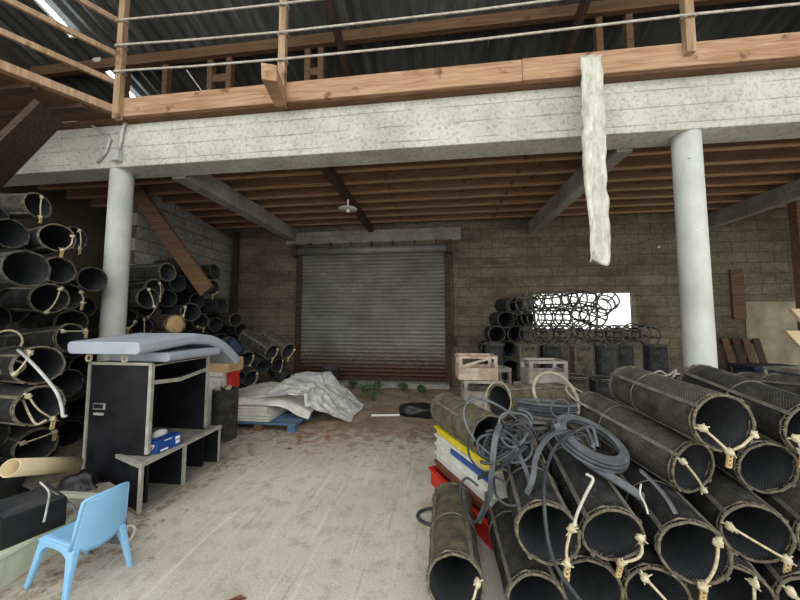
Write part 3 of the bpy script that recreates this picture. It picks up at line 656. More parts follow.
# ================================================================ LEFT FOREGROUND JUNK
bn = thing('storage_bin', 'long cream plastic bin on the floor left of the blue chair', 'bin', (-2.8, 1.72, 0))
X0, X1, Y0, Y1, ZB = -3.14, -2.58, 1.2, 2.2, .21
def wallp(a, b, a2, b2, name):
    m = MB(); n_ = Vector((0,0,1)); m.add([a, b, b2, a2]+[Vector(p)+Vector((.012*(1 if abs(Vector(b).x-Vector(a).x) < .2 else 0), .012*(1 if abs(Vector(b).y-Vector(a).y) < .2 else 0), 0)) for p in (a, b, b2, a2)], [(3,2,1,0),(4,5,6,7),(0,1,5,4),(2,3,7,6),(1,2,6,5),(3,0,4,7)]); return part(name, m, M['binplastic'], bn)
i_ = .03
wallp((X1-i_,Y0+i_,0),(X1-i_,Y1-i_,0),(X1-.012,Y0,ZB),(X1-.012,Y1,ZB),'side_wall'); wallp((X0+i_,Y0+i_,0),(X0+i_,Y1-i_,0),(X0,Y0,ZB),(X0,Y1,ZB),'side_wall')
wallp((X0+i_,Y0+i_,0),(X1-i_,Y0+i_,0),(X0,Y0,ZB),(X1,Y0,ZB),'end_wall'); wallp((X0+i_,Y1-i_,0),(X1-i_,Y1-i_,0),(X0,Y1-.012,ZB),(X1,Y1-.012,ZB),'end_wall')
part('base', bx(X0+i_,X1-i_,Y0+i_,Y1-i_,0,.012), M['binplastic'], bn)
r_ = MB(); r_.bar((X1+.008,Y0-.02,ZB),(X1+.008,Y1+.02,ZB),.05,.03); r_.bar((X0-.008,Y0-.02,ZB),(X0-.008,Y1+.02,ZB),.05,.03); r_.bar((X0-.02,Y0,ZB),(X1+.02,Y0,ZB),.05,.03); r_.bar((X0-.02,Y1,ZB),(X1+.02,Y1,ZB),.05,.03)
part('rim', r_, M['binplastic'], bn, bevel=.005)
for y in (1.35, 1.62, 1.9): part('rib', MB().bar((X1-.018,y,.03),(X1+.004,y,ZB-.02),.012,.02,(0,1,0)), M['binplastic'], bn)
lb = MB(); 
for k in range(2): lb.bar((X1+.034, 1.5+.0*k, .2-.012*k), (X1+.034, 1.58, .2-.012*k), .002, .007)
part('stamped_mark', lb, M['hosedark'], bn)
sb = thing('speaker_box', 'flat black box lying on top of the cream bin', 'box', (-2.83, 1.8, .225))
a_ = Vector((.93,-.36,0)); b_ = Vector((.36,.93,0)); c_ = Vector((-2.70, 1.80, .315))
part('body', MB().obox(c_, a_*.17, b_*.14, (0,0,.09)), M['blackboard'], sb, bevel=.006)
part('grille_edge', MB().obox(c_+Vector((0,0,.092)), a_*.16, b_*.13, (0,0,.003)), M['hosedark'], sb)
def sack(name, lab, c, r, sc, seed, mt='blacksack', zmin=.004):
    m = MB(); m.blob(c, r, 26, 18, .45, seed, sc); m.v = [Vector((p.x, p.y, max(p.z, zmin)))+Vector((1,1,1))*.02*noise.noise(p*9) for p in m.v]
    m.v = [Vector((p.x, p.y, max(p.z, zmin))) for p in m.v]
    return tag(m.build(name, M[mt], None, True), lab, 'sack')
sack('black_sack', 'crumpled black plastic sack filling the near end of the cream bin', (-2.84,1.43,.17), .21, (1,.8,.75), 2, zmin=.014)
sack('black_sack', 'black plastic sack slumped behind the flat black box', (-3.42,1.95,.2), .27, (.9,1,1), 7)
sack('black_sack', 'black plastic sack under the cardboard tube, against the cabinet', (-2.96,2.31,.17), .16, (1.0,.6,1.1), 17)
m = MB(); m.obox((-2.72,2.3,.175), Vector((.17,-.03,0)), Vector((0,.075,.055)), Vector((0,-.006,.008))); 
m = MB(); m.prism([tuple(at(64,532,2.12)),tuple(at(104,520,2.2)),tuple(at(124,492,2.5)),tuple(at(110,483,2.6)),tuple(at(62,489,2.55))], (0,-.004,.012)); tag(m.build('board_offcut', M['benchtop']), 'worn grey board leaning against the foot of the cabinet side', 'board')
m = MB(); p0 = Vector((-3.12,1.93,.55)); p1 = Vector((-2.62,2.38,.56)); p0 = at(10, 468, 2.02); p1 = at(75, 464, 2.5)
n = 22; dd = (p1-p0).normalized(); u_ = Vector((0,0,1)); u_ = (u_-dd*u_.dot(dd)).normalized(); w_ = dd.cross(u_); vs = []
for p in (p0, p1):
    for r in (.057, .051): vs += [p+w_*r*math.cos(2*PI*k/n)+u_*r*math.sin(2*PI*k/n) for k in range(n)]
fs = []
for k in range(n):
    l = (k+1) % n; fs += [(k,l,2*n+l,2*n+k), (n+l,n+k,3*n+k,3*n+l), (k,n+k,n+l,l), (2*n+l,3*n+l,3*n+k,2*n+k)]
m.add(vs, fs); tag(m.build('cardboard_tube', M['cardtube'], None, True), 'thick cream cardboard tube lying against the cabinet, left', 'tube')
def cable(name, lab, pts, r, mt, cat='rope', grp=None, closed=False):
    # smooth the polyline with Catmull-Rom
    P = [Vector(p) for p in pts]; out = []; N = len(P)
    rngi = range(N if closed else N-1)
    for i in rngi:
        a = P[(i-1) % N] if closed or i > 0 else P[0]; b = P[i]; c = P[(i+1) % N]; d = P[(i+2) % N] if closed or i < N-2 else P[-1]
        for k in range(6):
            t = k/6; out.append(.5*((2*b)+(c-a)*t+(2*a-5*b+4*c-d)*t*t+(3*b-a-3*c+d)*t**3))
    if not closed: out.append(P[-1])
    m = MB()
    if isinstance(r, tuple): m.strip(out, r[0], r[1], closed)
    else: m.tube(out, r, 7, closed)
    o = m.build(name, M[mt], None, not isinstance(r, tuple)); tag(o, lab, cat, grp); return o
cable('pale_rope', 'long pale grey rope hanging down in front of the left tube stack', [at(18,350,2.45), at(27,358,2.33), at(44,376,2.28), at(57,393,2.27), at(62,408,2.27), at(63,416,2.26), at(66,416,2.25)], .011, 'galv')
cable('cord', 'thin grey cord straggling over the flat black box', [at(48,489,2.1), at(60,496,2.08), at(74,508,2.07), at(80,528,2.03)], .006, 'hosegrey')
cable('cord', 'pale thin cord looped down the front of the flat black box', [at(40,482,2.09), at(49,492,2.05), at(47,508,1.93), at(44,522,1.9)], .006, 'galv')

# ================================================================ CRATES BEHIND THE RIGHT PILE
def crate(name, lab, c, w_, d_, h_, mt, rot=0, slot=.45, extra=False):
    g = thing(name, lab, 'crate', c, 'old wooden crates'); g.rotation_euler.z = rot
    t = .022
    for s in (-1, 1):
        y = s*(d_/2); 
        part('lower_board', bx(-w_/2, w_/2, y-t/2, y+t/2, 0, h_*(1-slot)), M[mt], g, local=True); part('top_rail', bx(-w_/2, w_/2, y-t/2, y+t/2, h_*.9, h_), M[mt], g, local=True)
        for q in (-1, 1): part('corner_post', bx(q*(w_/2-.02)-.02, q*(w_/2-.02)+.02, y-t/2-.006*s-.004, y+t/2-.006*s+.004, 0, h_), M[mt], g, local=True)
        part('end_board', bx(s*(w_/2)-t/2, s*(w_/2)+t/2, -d_/2+t/2+.001, d_/2-t/2-.001, 0, h_*.62), M[mt], g, local=True)
        part('end_rail', bx(s*(w_/2)-t/2, s*(w_/2)+t/2, -d_/2+t/2+.001, d_/2-t/2-.001, h_*.88, h_), M[mt], g, local=True)
    part('floor_boards', bx(-w_/2+t, w_/2-t, -d_/2+t, d_/2-t, .01, .03), M[mt], g, local=True)
    if extra: part('loose_slat', MB().bar((-w_/2+.03, -d_/2-.02, h_*.56), (w_/2-.1, -d_/2-.02, h_*.93), .02, .03), M[mt], g, local=True)
    return g
crate('wooden_crate', 'rust-stained pale crate on top of the left crate stack, with a loose diagonal slat', (.50,4.08,.86), .47, .33, .29, 'rustwood', .06, .5, True)
crate('wooden_crate', 'grey pale crate second from the top of the left crate stack', (.56,4.06,.55), .46, .35, .305, 'greywood', .03, .42)
crate('wooden_crate', 'rust-brown crate low in the left crate stack', (.54,4.06,0), .47, .36, .545, 'rustwood', -.04, .4)
crate('wooden_crate', 'narrow grey crate close behind the left crate stack', (.83,4.42,.45), .26, .28, .5, 'greywood', .3, .4)
crate('wooden_crate', 'grey crate at the base close behind the left crate stack', (.83,4.42,0), .3, .3, .445, 'greywood', .1, .4)
crate('wooden_crate', 'weathered grey crate standing alone on top in the middle, before the dark tubes', (1.31,4.02,.82), .44, .32, .29, 'greywood', .05, .45)
crate('wooden_crate', 'grey crate below the lone middle crate, sticking out to the left', (1.22,3.98,.44), .46, .32, .375, 'greywood', .1, .4)
crate('wooden_crate', 'bottom grey crate of the middle stack', (1.24,3.98,0), .48, .34, .435, 'greywood', -.05, .4)

# ================================================================ FISH BOXES UNDER THE RIGHT PILE
fo = Vector((-.02, 3.1, 0)); fa = Vector((.47,-.883,0)).normalized(); fb = Vector((.883,.47,0)).normalized(); FL, FWD = .86, .36
def tray(name, lab, z0, z1, mt, grow=0, shift=0, lip=True):
    g = thing(name, lab, 'crate', tuple(fo+fa*FL/2+fb*FWD/2+Vector((0,0,z0))), 'stacked fish crates'); L2, W2 = FL/2+grow, FWD/2+grow
    c = fo+fa*(FL/2+shift)+fb*FWD/2
    for s in (-1, 1):
        part('long_wall', MB().obox(c+fb*s*(W2-.018)+Vector((0,0,(z0+z1)/2)), fa*(L2-.012), fb*.007, (0,0,(z1-z0)/2)), M[mt], g)
        part('end_wall', MB().obox(c+fa*s*(L2-.018)+Vector((0,0,(z0+z1)/2)), fb*(W2-.026), fa*.007, (0,0,(z1-z0)/2)), M[mt], g)
    if lip:
        m = MB(); z = z1-.012
        for s in (-1, 1):
            m.obox(c+fb*s*(W2-.004)+Vector((0,0,z)), fa*(L2+.006), fb*.014, (0,0,.011)); m.obox(c+fa*s*(L2-.004)+Vector((0,0,z)), fb*(W2-.02), fa*.012, (0,0,.011))
        part('rim', m, M[mt], g, bevel=.004)
    part('base', MB().obox(c+Vector((0,0,z0+.006)), fa*(L2-.03), fb*(W2-.03), (0,0,.005)), M[mt], g)
    return g
tray('fish_crate', 'red plastic fish crate at the bottom of the crate stack', .0, .16, 'red', .045, .0)
tray('fish_crate', 'brown fish crate just above the red one', .162, .24, 'brownplastic', .004)
tray('fish_crate', 'lowest of the white fish crates, just above the brown one', .242, .325, 'whiteplastic')
tray('fish_crate', 'middle one of the white fish crates', .327, .41, 'whiteplastic')
wt = tray('fish_crate', 'uppermost white fish crate, with a blue band, under the yellow one', .412, .492, 'whiteplastic')
bl = part('blue_band', MB().obox(fo+fa*.56-fb*.002+Vector((0,0,.438)), fa*.26, fb*.006, (0,0,.02)), M['blueplastic'], wt); bl['label'] = 'blue band'
tray('fish_crate', 'yellow fish crate topping the crate stack', .494, .565, 'yellowplastic')
sd = MB(); sd.obox(fo+fa*.2-fb*.1+Vector((0,0,.075)), fa*.14, fb*.012+Vector((0,0,.02)), Vector((0,0,.07)))
TR = [
('R1',(0.09, 1.752, 0.19),(0.025, 0.999, -0.043),0.8),
('R2',(0.496, 1.717, 0.156),(0.01, 1.0, 0.0),0.8),
('R3',(0.552, 1.701, 0.518),(0.096, 0.995, 0.02),0.8),
('R4',(0.894, 1.77, 0.491),(0.031, 0.971, 0.235),0.8),
('R5',(0.809, 1.834, 0.168),(0.144, 0.989, 0.025),0.8),
('R6',(1.122, 1.819, 0.17),(0.143, 0.988, 0.06),0.8),
('R7',(1.266, 1.762, 0.442),(0.176, 0.984, 0.039),0.8),
('R8',(1.686, 1.921, 0.462),(0.229, 0.971, 0.072),0.8),
('R9',(1.539, 1.879, 0.169),(0.331, 0.943, 0.044),0.8),
('R10',(1.49, 2.043, 0.735),(-0.291, 0.946, 0.141),0.8),
('R11',(1.884, 2.049, 0.75),(0.027, 0.99, 0.138),0.8),
('R12',(1.53, 1.878, 1.046),(-0.007, 0.999, 0.042),0.8),
('R13',(2.067, 1.975, 0.994),(0.047, 0.991, 0.123),0.8),
('R14',(2.96, 2.61, 1.02),(0.064, 0.993, -0.102),0.8),
('R15',(0.388, 2.371, 0.745),(-0.388, 0.922, -0.021),0.8),
('R18',(2.0, 1.859, 0.475),(0.328, 0.944, 0.038),0.8),
('R19',(1.849, 1.817, 0.187),(0.341, 0.94, 0.032),0.8),
('R16',(0.56, 2.89, 0.86),(0.845, 0.532, -0.06),0.8),
('L1',(-4.91, 3.15, 3.02),(-0.989, -0.141, -0.039),0.8),
('L2',(-4.482, 2.673, 2.515),(-0.999, 0.018, -0.029),0.8),
('L3',(-3.41, 2.15, 2.03),(-0.997, 0.08, -0.01),0.8),
('L4',(-4.267, 2.928, 2.534),(-0.946, 0.325, 0.023),0.8),
('L5',(-4.82, 3.49, 2.7),(-1.0, -0.008, -0.028),0.8),
('L6',(-4.321, 3.003, 2.172),(-0.986, 0.162, -0.025),0.8),
('L7',(-4.283, 3.321, 2.111),(-0.976, 0.213, 0.037),0.8),
('L8',(-3.928, 2.67, 1.818),(-0.982, 0.184, 0.047),0.8),
('L9',(-4.929, 2.991, 1.712),(-0.97, 0.21, 0.122),0.8),
('L10',(-4.355, 3.129, 1.875),(-0.972, 0.236, 0.019),0.8),
('L11',(-4.667, 3.504, 1.767),(-0.974, 0.227, 0.005),0.8),
('L12',(-4.394, 2.491, 2.009),(-0.988, 0.151, -0.014),0.8),
('L13',(-4.443, 2.549, 1.61),(-0.983, 0.175, -0.049),0.8),
('L14',(-3.805, 2.791, 1.41),(-0.991, -0.084, -0.108),0.8),
('L15',(-4.338, 3.174, 1.567),(-0.973, 0.231, -0.022),0.8),
('L17',(-3.23, 2.16, 1.231),(-0.958, 0.283, -0.04),0.8),
('L18',(-3.865, 2.82, 0.93),(-0.999, 0.01, 0.038),0.8),
('L19',(-3.15, 2.13, 0.919),(-0.988, 0.156, -0.019),0.8),
('L20',(-3.744, 2.53, 0.423),(-0.983, 0.18, 0.025),0.8),
('L21',(-4.183, 2.474, 0.94),(-0.996, 0.085, 0.034),0.8),
('L22',(-3.915, 2.285, 0.58),(-0.995, 0.095, -0.034),0.8),
('LA',(-4.47, 4.58, 2.4),(-0.998, 0.066, -0.007),0.8),
('LB',(-4.665, 5.26, 2.65),(-0.981, 0.192, -0.019),0.8),
('LC',(-4.471, 4.354, 2.094),(-0.993, 0.103, -0.053),0.8),
('LD',(-4.569, 4.896, 2.256),(-0.987, 0.15, -0.063),0.8),
('LE',(-4.669, 5.293, 2.313),(-0.976, 0.219, -0.0),0.8),
('LF',(-4.186, 3.986, 1.919),(-0.986, 0.169, 0.012),0.8),
('LG',(-4.606, 4.732, 1.972),(-0.906, 0.407, -0.119),0.8),
('LH',(-4.732, 4.501, 1.792),(-0.928, 0.37, -0.039),0.8),
('LI',(-4.114, 4.695, 1.732),(-0.893, 0.448, -0.05),0.8),
('LJ',(-4.653, 5.459, 1.97),(-0.972, 0.227, 0.064),0.8),
('LK',(-4.411, 5.548, 2.235),(-0.97, 0.238, 0.058),0.8),
('LL',(-4.61, 5.85, 2.61),(-0.996, -0.085, -0.039),0.8),
('LM',(-4.611, 4.308, 1.489),(-0.937, 0.35, -0.019),0.8),
('LN',(-4.172, 4.459, 1.532),(-0.917, 0.4, 0.008),0.8),
('LO',(-4.51, 5.382, 1.574),(-0.926, 0.376, -0.028),0.8),
('LP',(-4.561, 4.005, 1.615),(-0.977, 0.215, 0.006),0.8),
('LQ',(-4.469, 5.91, 1.89),(-1.0, -0.01, 0.012),0.8),
('LR',(-4.46, 6.36, 1.6),(-0.953, 0.299, 0.043),0.8),
('LS',(-4.6, 5.92, 1.5),(-0.96, 0.276, 0.044),0.8),
('M1',(-3.163, 5.614, 0.979),(-0.881, 0.297, 0.368),0.8),
('M2',(-2.947, 5.855, 0.981),(-0.846, 0.404, 0.347),0.8),
('M3',(-3.517, 5.365, 0.871),(-0.83, 0.462, 0.313),0.8),
('M4',(-3.505, 5.087, 0.562),(-0.851, 0.393, 0.349),0.8),
('M5',(-3.436, 5.392, 0.522),(-0.82, 0.471, 0.323),0.8),
('M6',(-3.386, 5.697, 0.683),(-0.821, 0.477, 0.312),0.8),
('M7',(-3.196, 5.947, 0.681),(-0.82, 0.477, 0.316),0.8),
('M8',(-3.023, 6.022, 0.355),(-0.798, 0.501, 0.335),0.8),
('S0',(1.772, 4.253, 0.88),(0.0, 0.0, -1.0),0.88),
('S1',(2.058, 4.127, 0.88),(0.0, 0.0, -1.0),0.88),
('S2',(2.45, 4.28, 0.88),(0.0, 0.0, -1.0),0.88),
('S3',(2.997, 4.427, 0.88),(0.0, 0.0, -1.0),0.88),
('S4',(1.463, 4.401, 0.88),(0.0, 0.0, -1.0),0.88),
('S5',(3.857, 4.952, 0.88),(0.0, 0.0, -1.0),0.88),
('U0',(0.927, 5.134, 1.215),(0.0, 0.0, -1.0),0.88),
('U1',(1.371, 4.907, 1.215),(0.0, 0.0, -1.0),0.88),
('U2',(1.784, 5.121, 1.215),(0.0, 0.0, -1.0),0.88),
('U3',(2.178, 4.963, 1.215),(0.0, 0.0, -1.0),0.88),
('U4',(3.378, 5.231, 1.215),(0.0, 0.0, -1.0),0.88),
('U5',(2.562, 5.021, 1.215),(0.0, 0.0, -1.0),0.88),
('U6',(2.922, 5.273, 1.215),(0.0, 0.0, -1.0),0.88),
('B0',(0.753, 4.551, 0.156),(-0.134, 0.991, 0.0),0.8),
('B1',(1.075, 4.587, 0.156),(0.168, 0.986, 0.0),0.8),
('B2',(1.643, 4.653, 0.156),(-0.168, 0.986, 0.0),0.8),
('B3',(1.948, 4.625, 0.156),(0.091, 0.996, 0.0),0.8),
('B4',(2.409, 4.616, 0.156),(-0.099, 0.995, 0.0),0.8),
('B5',(2.865, 4.709, 0.156),(-0.288, 0.958, 0.0),0.8),
('B6',(3.154, 4.804, 0.156),(-0.011, 1.0, 0.0),0.8),
('B7',(3.404, 4.588, 0.156),(0.337, 0.941, 0.0),0.8),
('D0',(1.43, 5.8, 1.872),(-0.08, 0.996, 0.033),0.8),
('D1',(1.271, 5.8, 1.603),(-0.04, 0.999, 0.013),0.8),
('D2',(1.611, 5.84, 1.619),(0.092, 0.996, 0.001),0.8),
('D3',(1.103, 5.8, 1.337),(0.036, 0.999, -0.023),0.8),
('D4',(1.45, 5.84, 1.34),(-0.006, 1.0, 0.005),0.8),
('D5',(0.967, 5.8, 1.056),(0.058, 0.998, -0.032),0.8),
('D6',(1.302, 5.84, 1.064),(0.04, 0.999, -0.014),0.8),
('DF0',(0.866, 5.67, 0.156),(0.098, 0.995, 0.0),0.8),
('DF1',(1.192, 5.69, 0.156),(0.115, 0.993, 0.0),0.8),
('DF2',(1.513, 5.752, 0.156),(0.16, 0.987, 0.0),0.8),
('DF3',(1.1, 5.6, 0.47),(0.0, 1.0, -0.001),0.8),
('DF4',(1.45, 5.6, 0.47),(0.0, 1.0, 0.0),0.8),
('DF5',(0.937, 5.6, 0.749),(-0.007, 1.0, -0.021),0.8),
('DF6',(1.279, 5.6, 0.754),(-0.002, 1.0, -0.009),0.8),
('W0',(1.589, 5.018, 1.36),(-0.07, 0.998, 0.0),0.45),
('W1',(1.876, 5.07, 1.36),(-0.058, 0.998, 0.0),0.45),
('W2',(2.165, 5.096, 1.36),(-0.056, 0.998, 0.0),0.45),
('W3',(2.452, 5.147, 1.36),(0.004, 0.983, 0.186),0.45),
('W4',(2.744, 5.164, 1.36),(-0.015, 1.0, 0.0),0.45),
('W5',(1.668, 5.044, 1.639),(-0.163, 0.986, 0.02),0.45),
('W6',(1.957, 5.079, 1.641),(-0.163, 0.987, 0.015),0.45),
('W7',(2.246, 5.108, 1.642),(-0.163, 0.986, 0.016),0.45),
('W8',(2.533, 5.15, 1.648),(-0.173, 0.963, 0.205),0.45),
('W9',(1.506, 5.017, 1.88),(-0.293, 0.951, -0.097),0.45),
('W10',(1.805, 5.05, 1.895),(-0.208, 0.977, 0.042),0.45),
('W11',(2.09, 5.1, 1.92),(-0.206, 0.978, -0.014),0.45),
('W12',(2.386, 5.12, 1.902),(-0.223, 0.96, 0.169),0.45),
('W13',(2.687, 5.155, 1.904),(0.234, 0.951, -0.201),0.45),
('W14',(3.033, 5.201, 1.36),(-0.015, 1.0, 0.0),0.45),
('W15',(3.323, 5.231, 1.361),(-0.017, 0.998, 0.064),0.45),
('SL',(-2.87, 3.93, 0.66),(0.0, 0.0, -1.0),0.66),
('X0',(-3.721, 1.521, 0.156),(-0.981, 0.195, 0.0),0.8),
('X1',(-3.751, 1.846, 0.156),(-0.981, 0.195, 0.0),0.8),
('X2',(-4.009, 2.414, 0.156),(-0.981, 0.196, 0.0),0.8),
('X3',(-4.344, 2.96, 0.156),(-0.981, 0.196, 0.0),0.8),
('X4',(-4.7, 3.484, 0.156),(-0.98, 0.199, 0.0),0.8),
('X5',(-4.742, 3.81, 0.156),(-0.98, 0.2, 0.0),0.8),
('X6',(-4.721, 4.122, 0.156),(-0.98, 0.201, 0.0),0.8),
('X7',(-4.72, 4.447, 0.156),(-0.981, 0.195, 0.0),0.8),
('X8',(-4.665, 4.764, 0.156),(-0.981, 0.195, 0.0),0.8),
('X9',(-4.665, 5.396, 0.156),(-0.981, 0.195, 0.0),0.8),
('X10',(-4.666, 6.026, 0.156),(-0.981, 0.196, 0.0),0.8),
('X11',(-3.736, 1.683, 0.431),(-0.981, 0.196, 0.0),0.8),
('X12',(-4.747, 3.645, 0.432),(-0.981, 0.195, 0.0),0.8),
('X13',(-4.721, 3.963, 0.431),(-0.98, 0.199, -0.0),0.8),
('X14',(-4.721, 4.281, 0.422),(-0.98, 0.199, 0.009),0.8),
('X15',(-4.731, 4.611, 0.424),(-0.982, 0.189, 0.009),0.8),
('X16',(-4.667, 5.231, 0.422),(-0.979, 0.203, 0.008),0.8),
('X17',(-4.666, 5.868, 0.431),(-0.981, 0.196, 0.0),0.8),
('X18',(-3.721, 1.521, 0.706),(-0.981, 0.195, 0.0),0.8),
('X19',(-3.751, 1.846, 0.706),(-0.981, 0.195, 0.0),0.8),
('X20',(-4.624, 3.016, 0.706),(-0.981, 0.196, 0.0),0.8),
('X21',(-4.701, 3.482, 0.707),(-0.98, 0.197, 0.0),0.8),
('X22',(-4.743, 3.809, 0.706),(-0.98, 0.2, 0.0),0.8),
('X23',(-4.721, 4.122, 0.707),(-0.98, 0.2, -0.001),0.8),
('X24',(-4.722, 4.44, 0.688),(-0.98, 0.2, 0.017),0.8),
('X25',(-4.664, 4.77, 0.697),(-0.982, 0.188, 0.01),0.8),
('X26',(-4.662, 5.422, 0.672),(-0.985, 0.172, 0.03),0.8),
('X27',(-4.666, 6.026, 0.706),(-0.981, 0.196, 0.0),0.8),
('X28',(-3.736, 1.683, 0.981),(-0.981, 0.196, 0.0),0.8),
('X29',(-4.746, 3.643, 0.982),(-0.981, 0.195, -0.0),0.8),
('X30',(-4.721, 3.961, 0.981),(-0.98, 0.201, 0.0),0.8),
('X31',(-4.721, 4.28, 0.981),(-0.98, 0.201, 0.0),0.8),
('X32',(-4.734, 4.602, 0.953),(-0.979, 0.2, 0.033),0.8),
('X33',(-4.656, 5.308, 0.962),(-0.989, 0.145, 0.019),0.8),
('X34',(-4.67, 5.847, 0.964),(-0.975, 0.223, 0.022),0.8),
('X35',(-3.721, 1.521, 1.256),(-0.981, 0.195, 0.0),0.8),
('X36',(-3.751, 1.846, 1.256),(-0.981, 0.195, 0.0),0.8),
('X37',(-4.824, 3.056, 1.256),(-0.981, 0.196, 0.0),0.8),
('X38',(-4.7, 3.487, 1.259),(-0.981, 0.196, 0.0),0.8),
('X39',(-4.741, 3.814, 1.256),(-0.981, 0.196, 0.0),0.8),
('X40',(-4.72, 4.127, 1.255),(-0.981, 0.196, 0.001),0.8),
('X41',(-4.705, 4.734, 1.231),(-0.931, 0.364, -0.002),0.8),
('X42',(-4.664, 5.405, 1.259),(-0.982, 0.188, 0.003),0.8),
('X43',(-3.736, 1.681, 1.531),(-0.981, 0.195, 0.0),0.8),
('X44',(-3.767, 2.005, 1.531),(-0.981, 0.195, 0.0),0.8),
('X45',(-4.673, 5.085, 1.348),(-0.971, 0.135, 0.199),0.8),
('X46',(-3.721, 1.521, 1.806),(-0.981, 0.195, 0.0),0.8),
('X47',(-3.751, 1.846, 1.806),(-0.981, 0.195, 0.0),0.8),
('X48',(-3.736, 1.683, 2.081),(-0.981, 0.196, 0.0),0.8),
('X49',(2.674, 2.563, 0.783),(0.064, 0.998, -0.002),0.8),
('X50',(-5.099, 2.89, 2.779),(-0.99, -0.141, -0.0),0.8),
('X51',(-4.704, 2.412, 2.303),(-1.0, 0.018, 0.0),0.8),
('X52',(-4.163, 4.765, 1.045),(-0.939, 0.332, -0.085),0.8),
('X53',(-4.488, 6.596, 1.363),(-0.954, 0.299, 0.0),0.8),
('X54',(-4.553, 6.063, 1.166),(-0.966, 0.257, -0.016),0.8),
('X55',(-3.542, 5.47, 0.23),(-0.867, 0.498, 0.0),0.8),
('X56',(-3.187, 5.835, 0.156),(-0.847, 0.531, 0.0),0.8),
('X57',(-4.741, 3.274, 0.383),(-0.98, 0.198, -0.002),0.8),
('X58',(-4.913, 3.354, 0.991),(-0.981, 0.196, 0.0),0.8),
('X59',(2.559, 2.269, 0.487),(0.064, 0.998, -0.002),0.8),
('X60',(-4.643, 6.876, 1.133),(-0.955, 0.298, 0.001),0.8),
('X61',(-3.688, 5.196, 0.156),(-0.867, 0.498, 0.0),0.8),
('X62',(2.58, 2.152, 0.156),(0.064, 0.998, 0.0),0.8),
('X63',(-4.593, 7.051, 0.879),(-0.954, 0.3, 0.003),0.8),
('X64',(-4.65, 7.126, 0.555),(-0.977, 0.21, 0.02),0.8),
('X65',(-4.645, 6.899, 0.315),(-0.956, 0.294, -0.022),0.8),
('X66',(-4.639, 6.615, 0.156),(-0.959, 0.285, 0.0),0.8),
]
# ================================================================ THE TUBE TRAPS
RB = .150
def body_mesh(name, L, mt, seed, n=28, ny=14, dent=.006):
    me = bpy.data.meshes.new(name); vs = []; uvs = []; fs = []
    for sh, r in ((0, RB), (1, RB-.004)):
        for j in range(ny+1):
            y = L*(.5-j/ny)
            for k in range(n+1):
                a = 2*PI*k/n; q = noise.noise(Vector((math.cos(a)*1.2+seed*7, math.sin(a)*1.2, y*4+seed)))
                rr = r+dent*q*math.sin(PI*j/ny)**.6; vs.append((rr*math.cos(a), y, rr*math.sin(a)+.152)); uvs.append((a*RB, y))
    st = (ny+1)*(n+1)
    for sh in (0, 1):
        for j in range(ny):
            for k in range(n):
                a = sh*st+j*(n+1)+k; q = (a, a+1, a+n+2, a+n+1); fs.append(q if sh else q[::-1])
    for j in (0, ny):
        for k in range(n):
            a = j*(n+1)+k; q = (a, a+1, st+a+1, st+a); fs.append(q if j else q[::-1])
    me.from_pydata(vs, [], fs); uvl = me.uv_layers.new(name='UVMap')
    for lp in me.loops: uvl.data[lp.index].uv = uvs[lp.vertex_index]
    me.materials.append(mt); me.materials.append(M['net_slate']); me.polygons.foreach_set('use_smooth', [True]*len(me.polygons))
    for p in me.polygons:
        if ny*n <= p.index < 2*ny*n: p.material_index = 1
    me.update(); return me
CTR = Vector((0, 0, .152))
def rim_mesh(y, mt, seed, wound=True):
    m = MB(); m.torus(CTR+Vector((0,y,0)), (1,0,0), (0,0,1), .147, .0075, 30, 7, .003, seed)
    m.torus(CTR+Vector((0,y-.02*(1 if y > 0 else -1),0)), (1,0,0), (0,0,1), .151, .0055, 30, 6, .004, seed+5)
    if wound:
        rg = random.Random(seed)
        for k in range(16):
            a = rg.uniform(0, 2*PI); c = CTR+Vector((.149*math.cos(a), y-.008, .149*math.sin(a))); m.torus(c, (math.cos(a),0,math.sin(a)), (0,1,0), .011, .003, 8, 4)
    return m.mesh('rim', mt, True)
def hoop_mesh(y, mt, seed):
    m = MB(); m.torus(CTR+Vector((0,y,0)), (1,0,0), (0,.04,1), .153, .005, 28, 5, .002, seed); return m.mesh('hoop', mt, True)
def batten_mesh(L, a, mt):
    m = MB(); c = CTR+Vector((.154*math.cos(a), 0, .154*math.sin(a))); m.obox(c, Vector((-math.sin(a),0,math.cos(a)))*.011, (0,L/2+.01,0), Vector((math.cos(a),0,math.sin(a)))*.005); return m.mesh('batten', mt)
def funnel_mesh(L, mt):
    me = MB(); n = 24; vs = []
    for r, y in ((.143, L*.0), (.09, -L*.2), (.05, -L*.3)):
        for k in range(n): vs.append(CTR+Vector((r*math.cos(2*PI*k/n), y, r*math.sin(2*PI*k/n))))
    fs = [(i*n+k, (i+1)*n+k, (i+1)*n+(k+1) % n, i*n+(k+1) % n) for i in (0,1) for k in range(n)]
    me.add(vs, fs); return me.mesh('funnel', mt, True)
def endnet_mesh(L, mt):
    me = MB(); n = 24; vs = [CTR+Vector((0,-L/2+.05,0))]+[CTR+Vector((.143*math.cos(2*PI*k/n), -L/2+.015, .143*math.sin(2*PI*k/n))) for k in range(n)]
    me.add(vs, [(0, 1+k, 1+(k+1) % n) for k in range(n)]); return me.mesh('end_net', mt, True)
def toggle_mb(m, p, dirv, L=.07):
    d = Vector(dirv).normalized(); s = d.cross(Vector((0,1,0))).normalized()
    for q in (-1, 1): m.bar(p+s*q*.009, p+s*q*.009+d*L, .007, .01, (0,1,0))
    for t in (.03, .33, .66, .97): m.bar(p+d*L*t-s*.012, p+d*L*t+s*.012, .011 if 0 < t < .9 else .008, .01, (0,1,0))
    return m
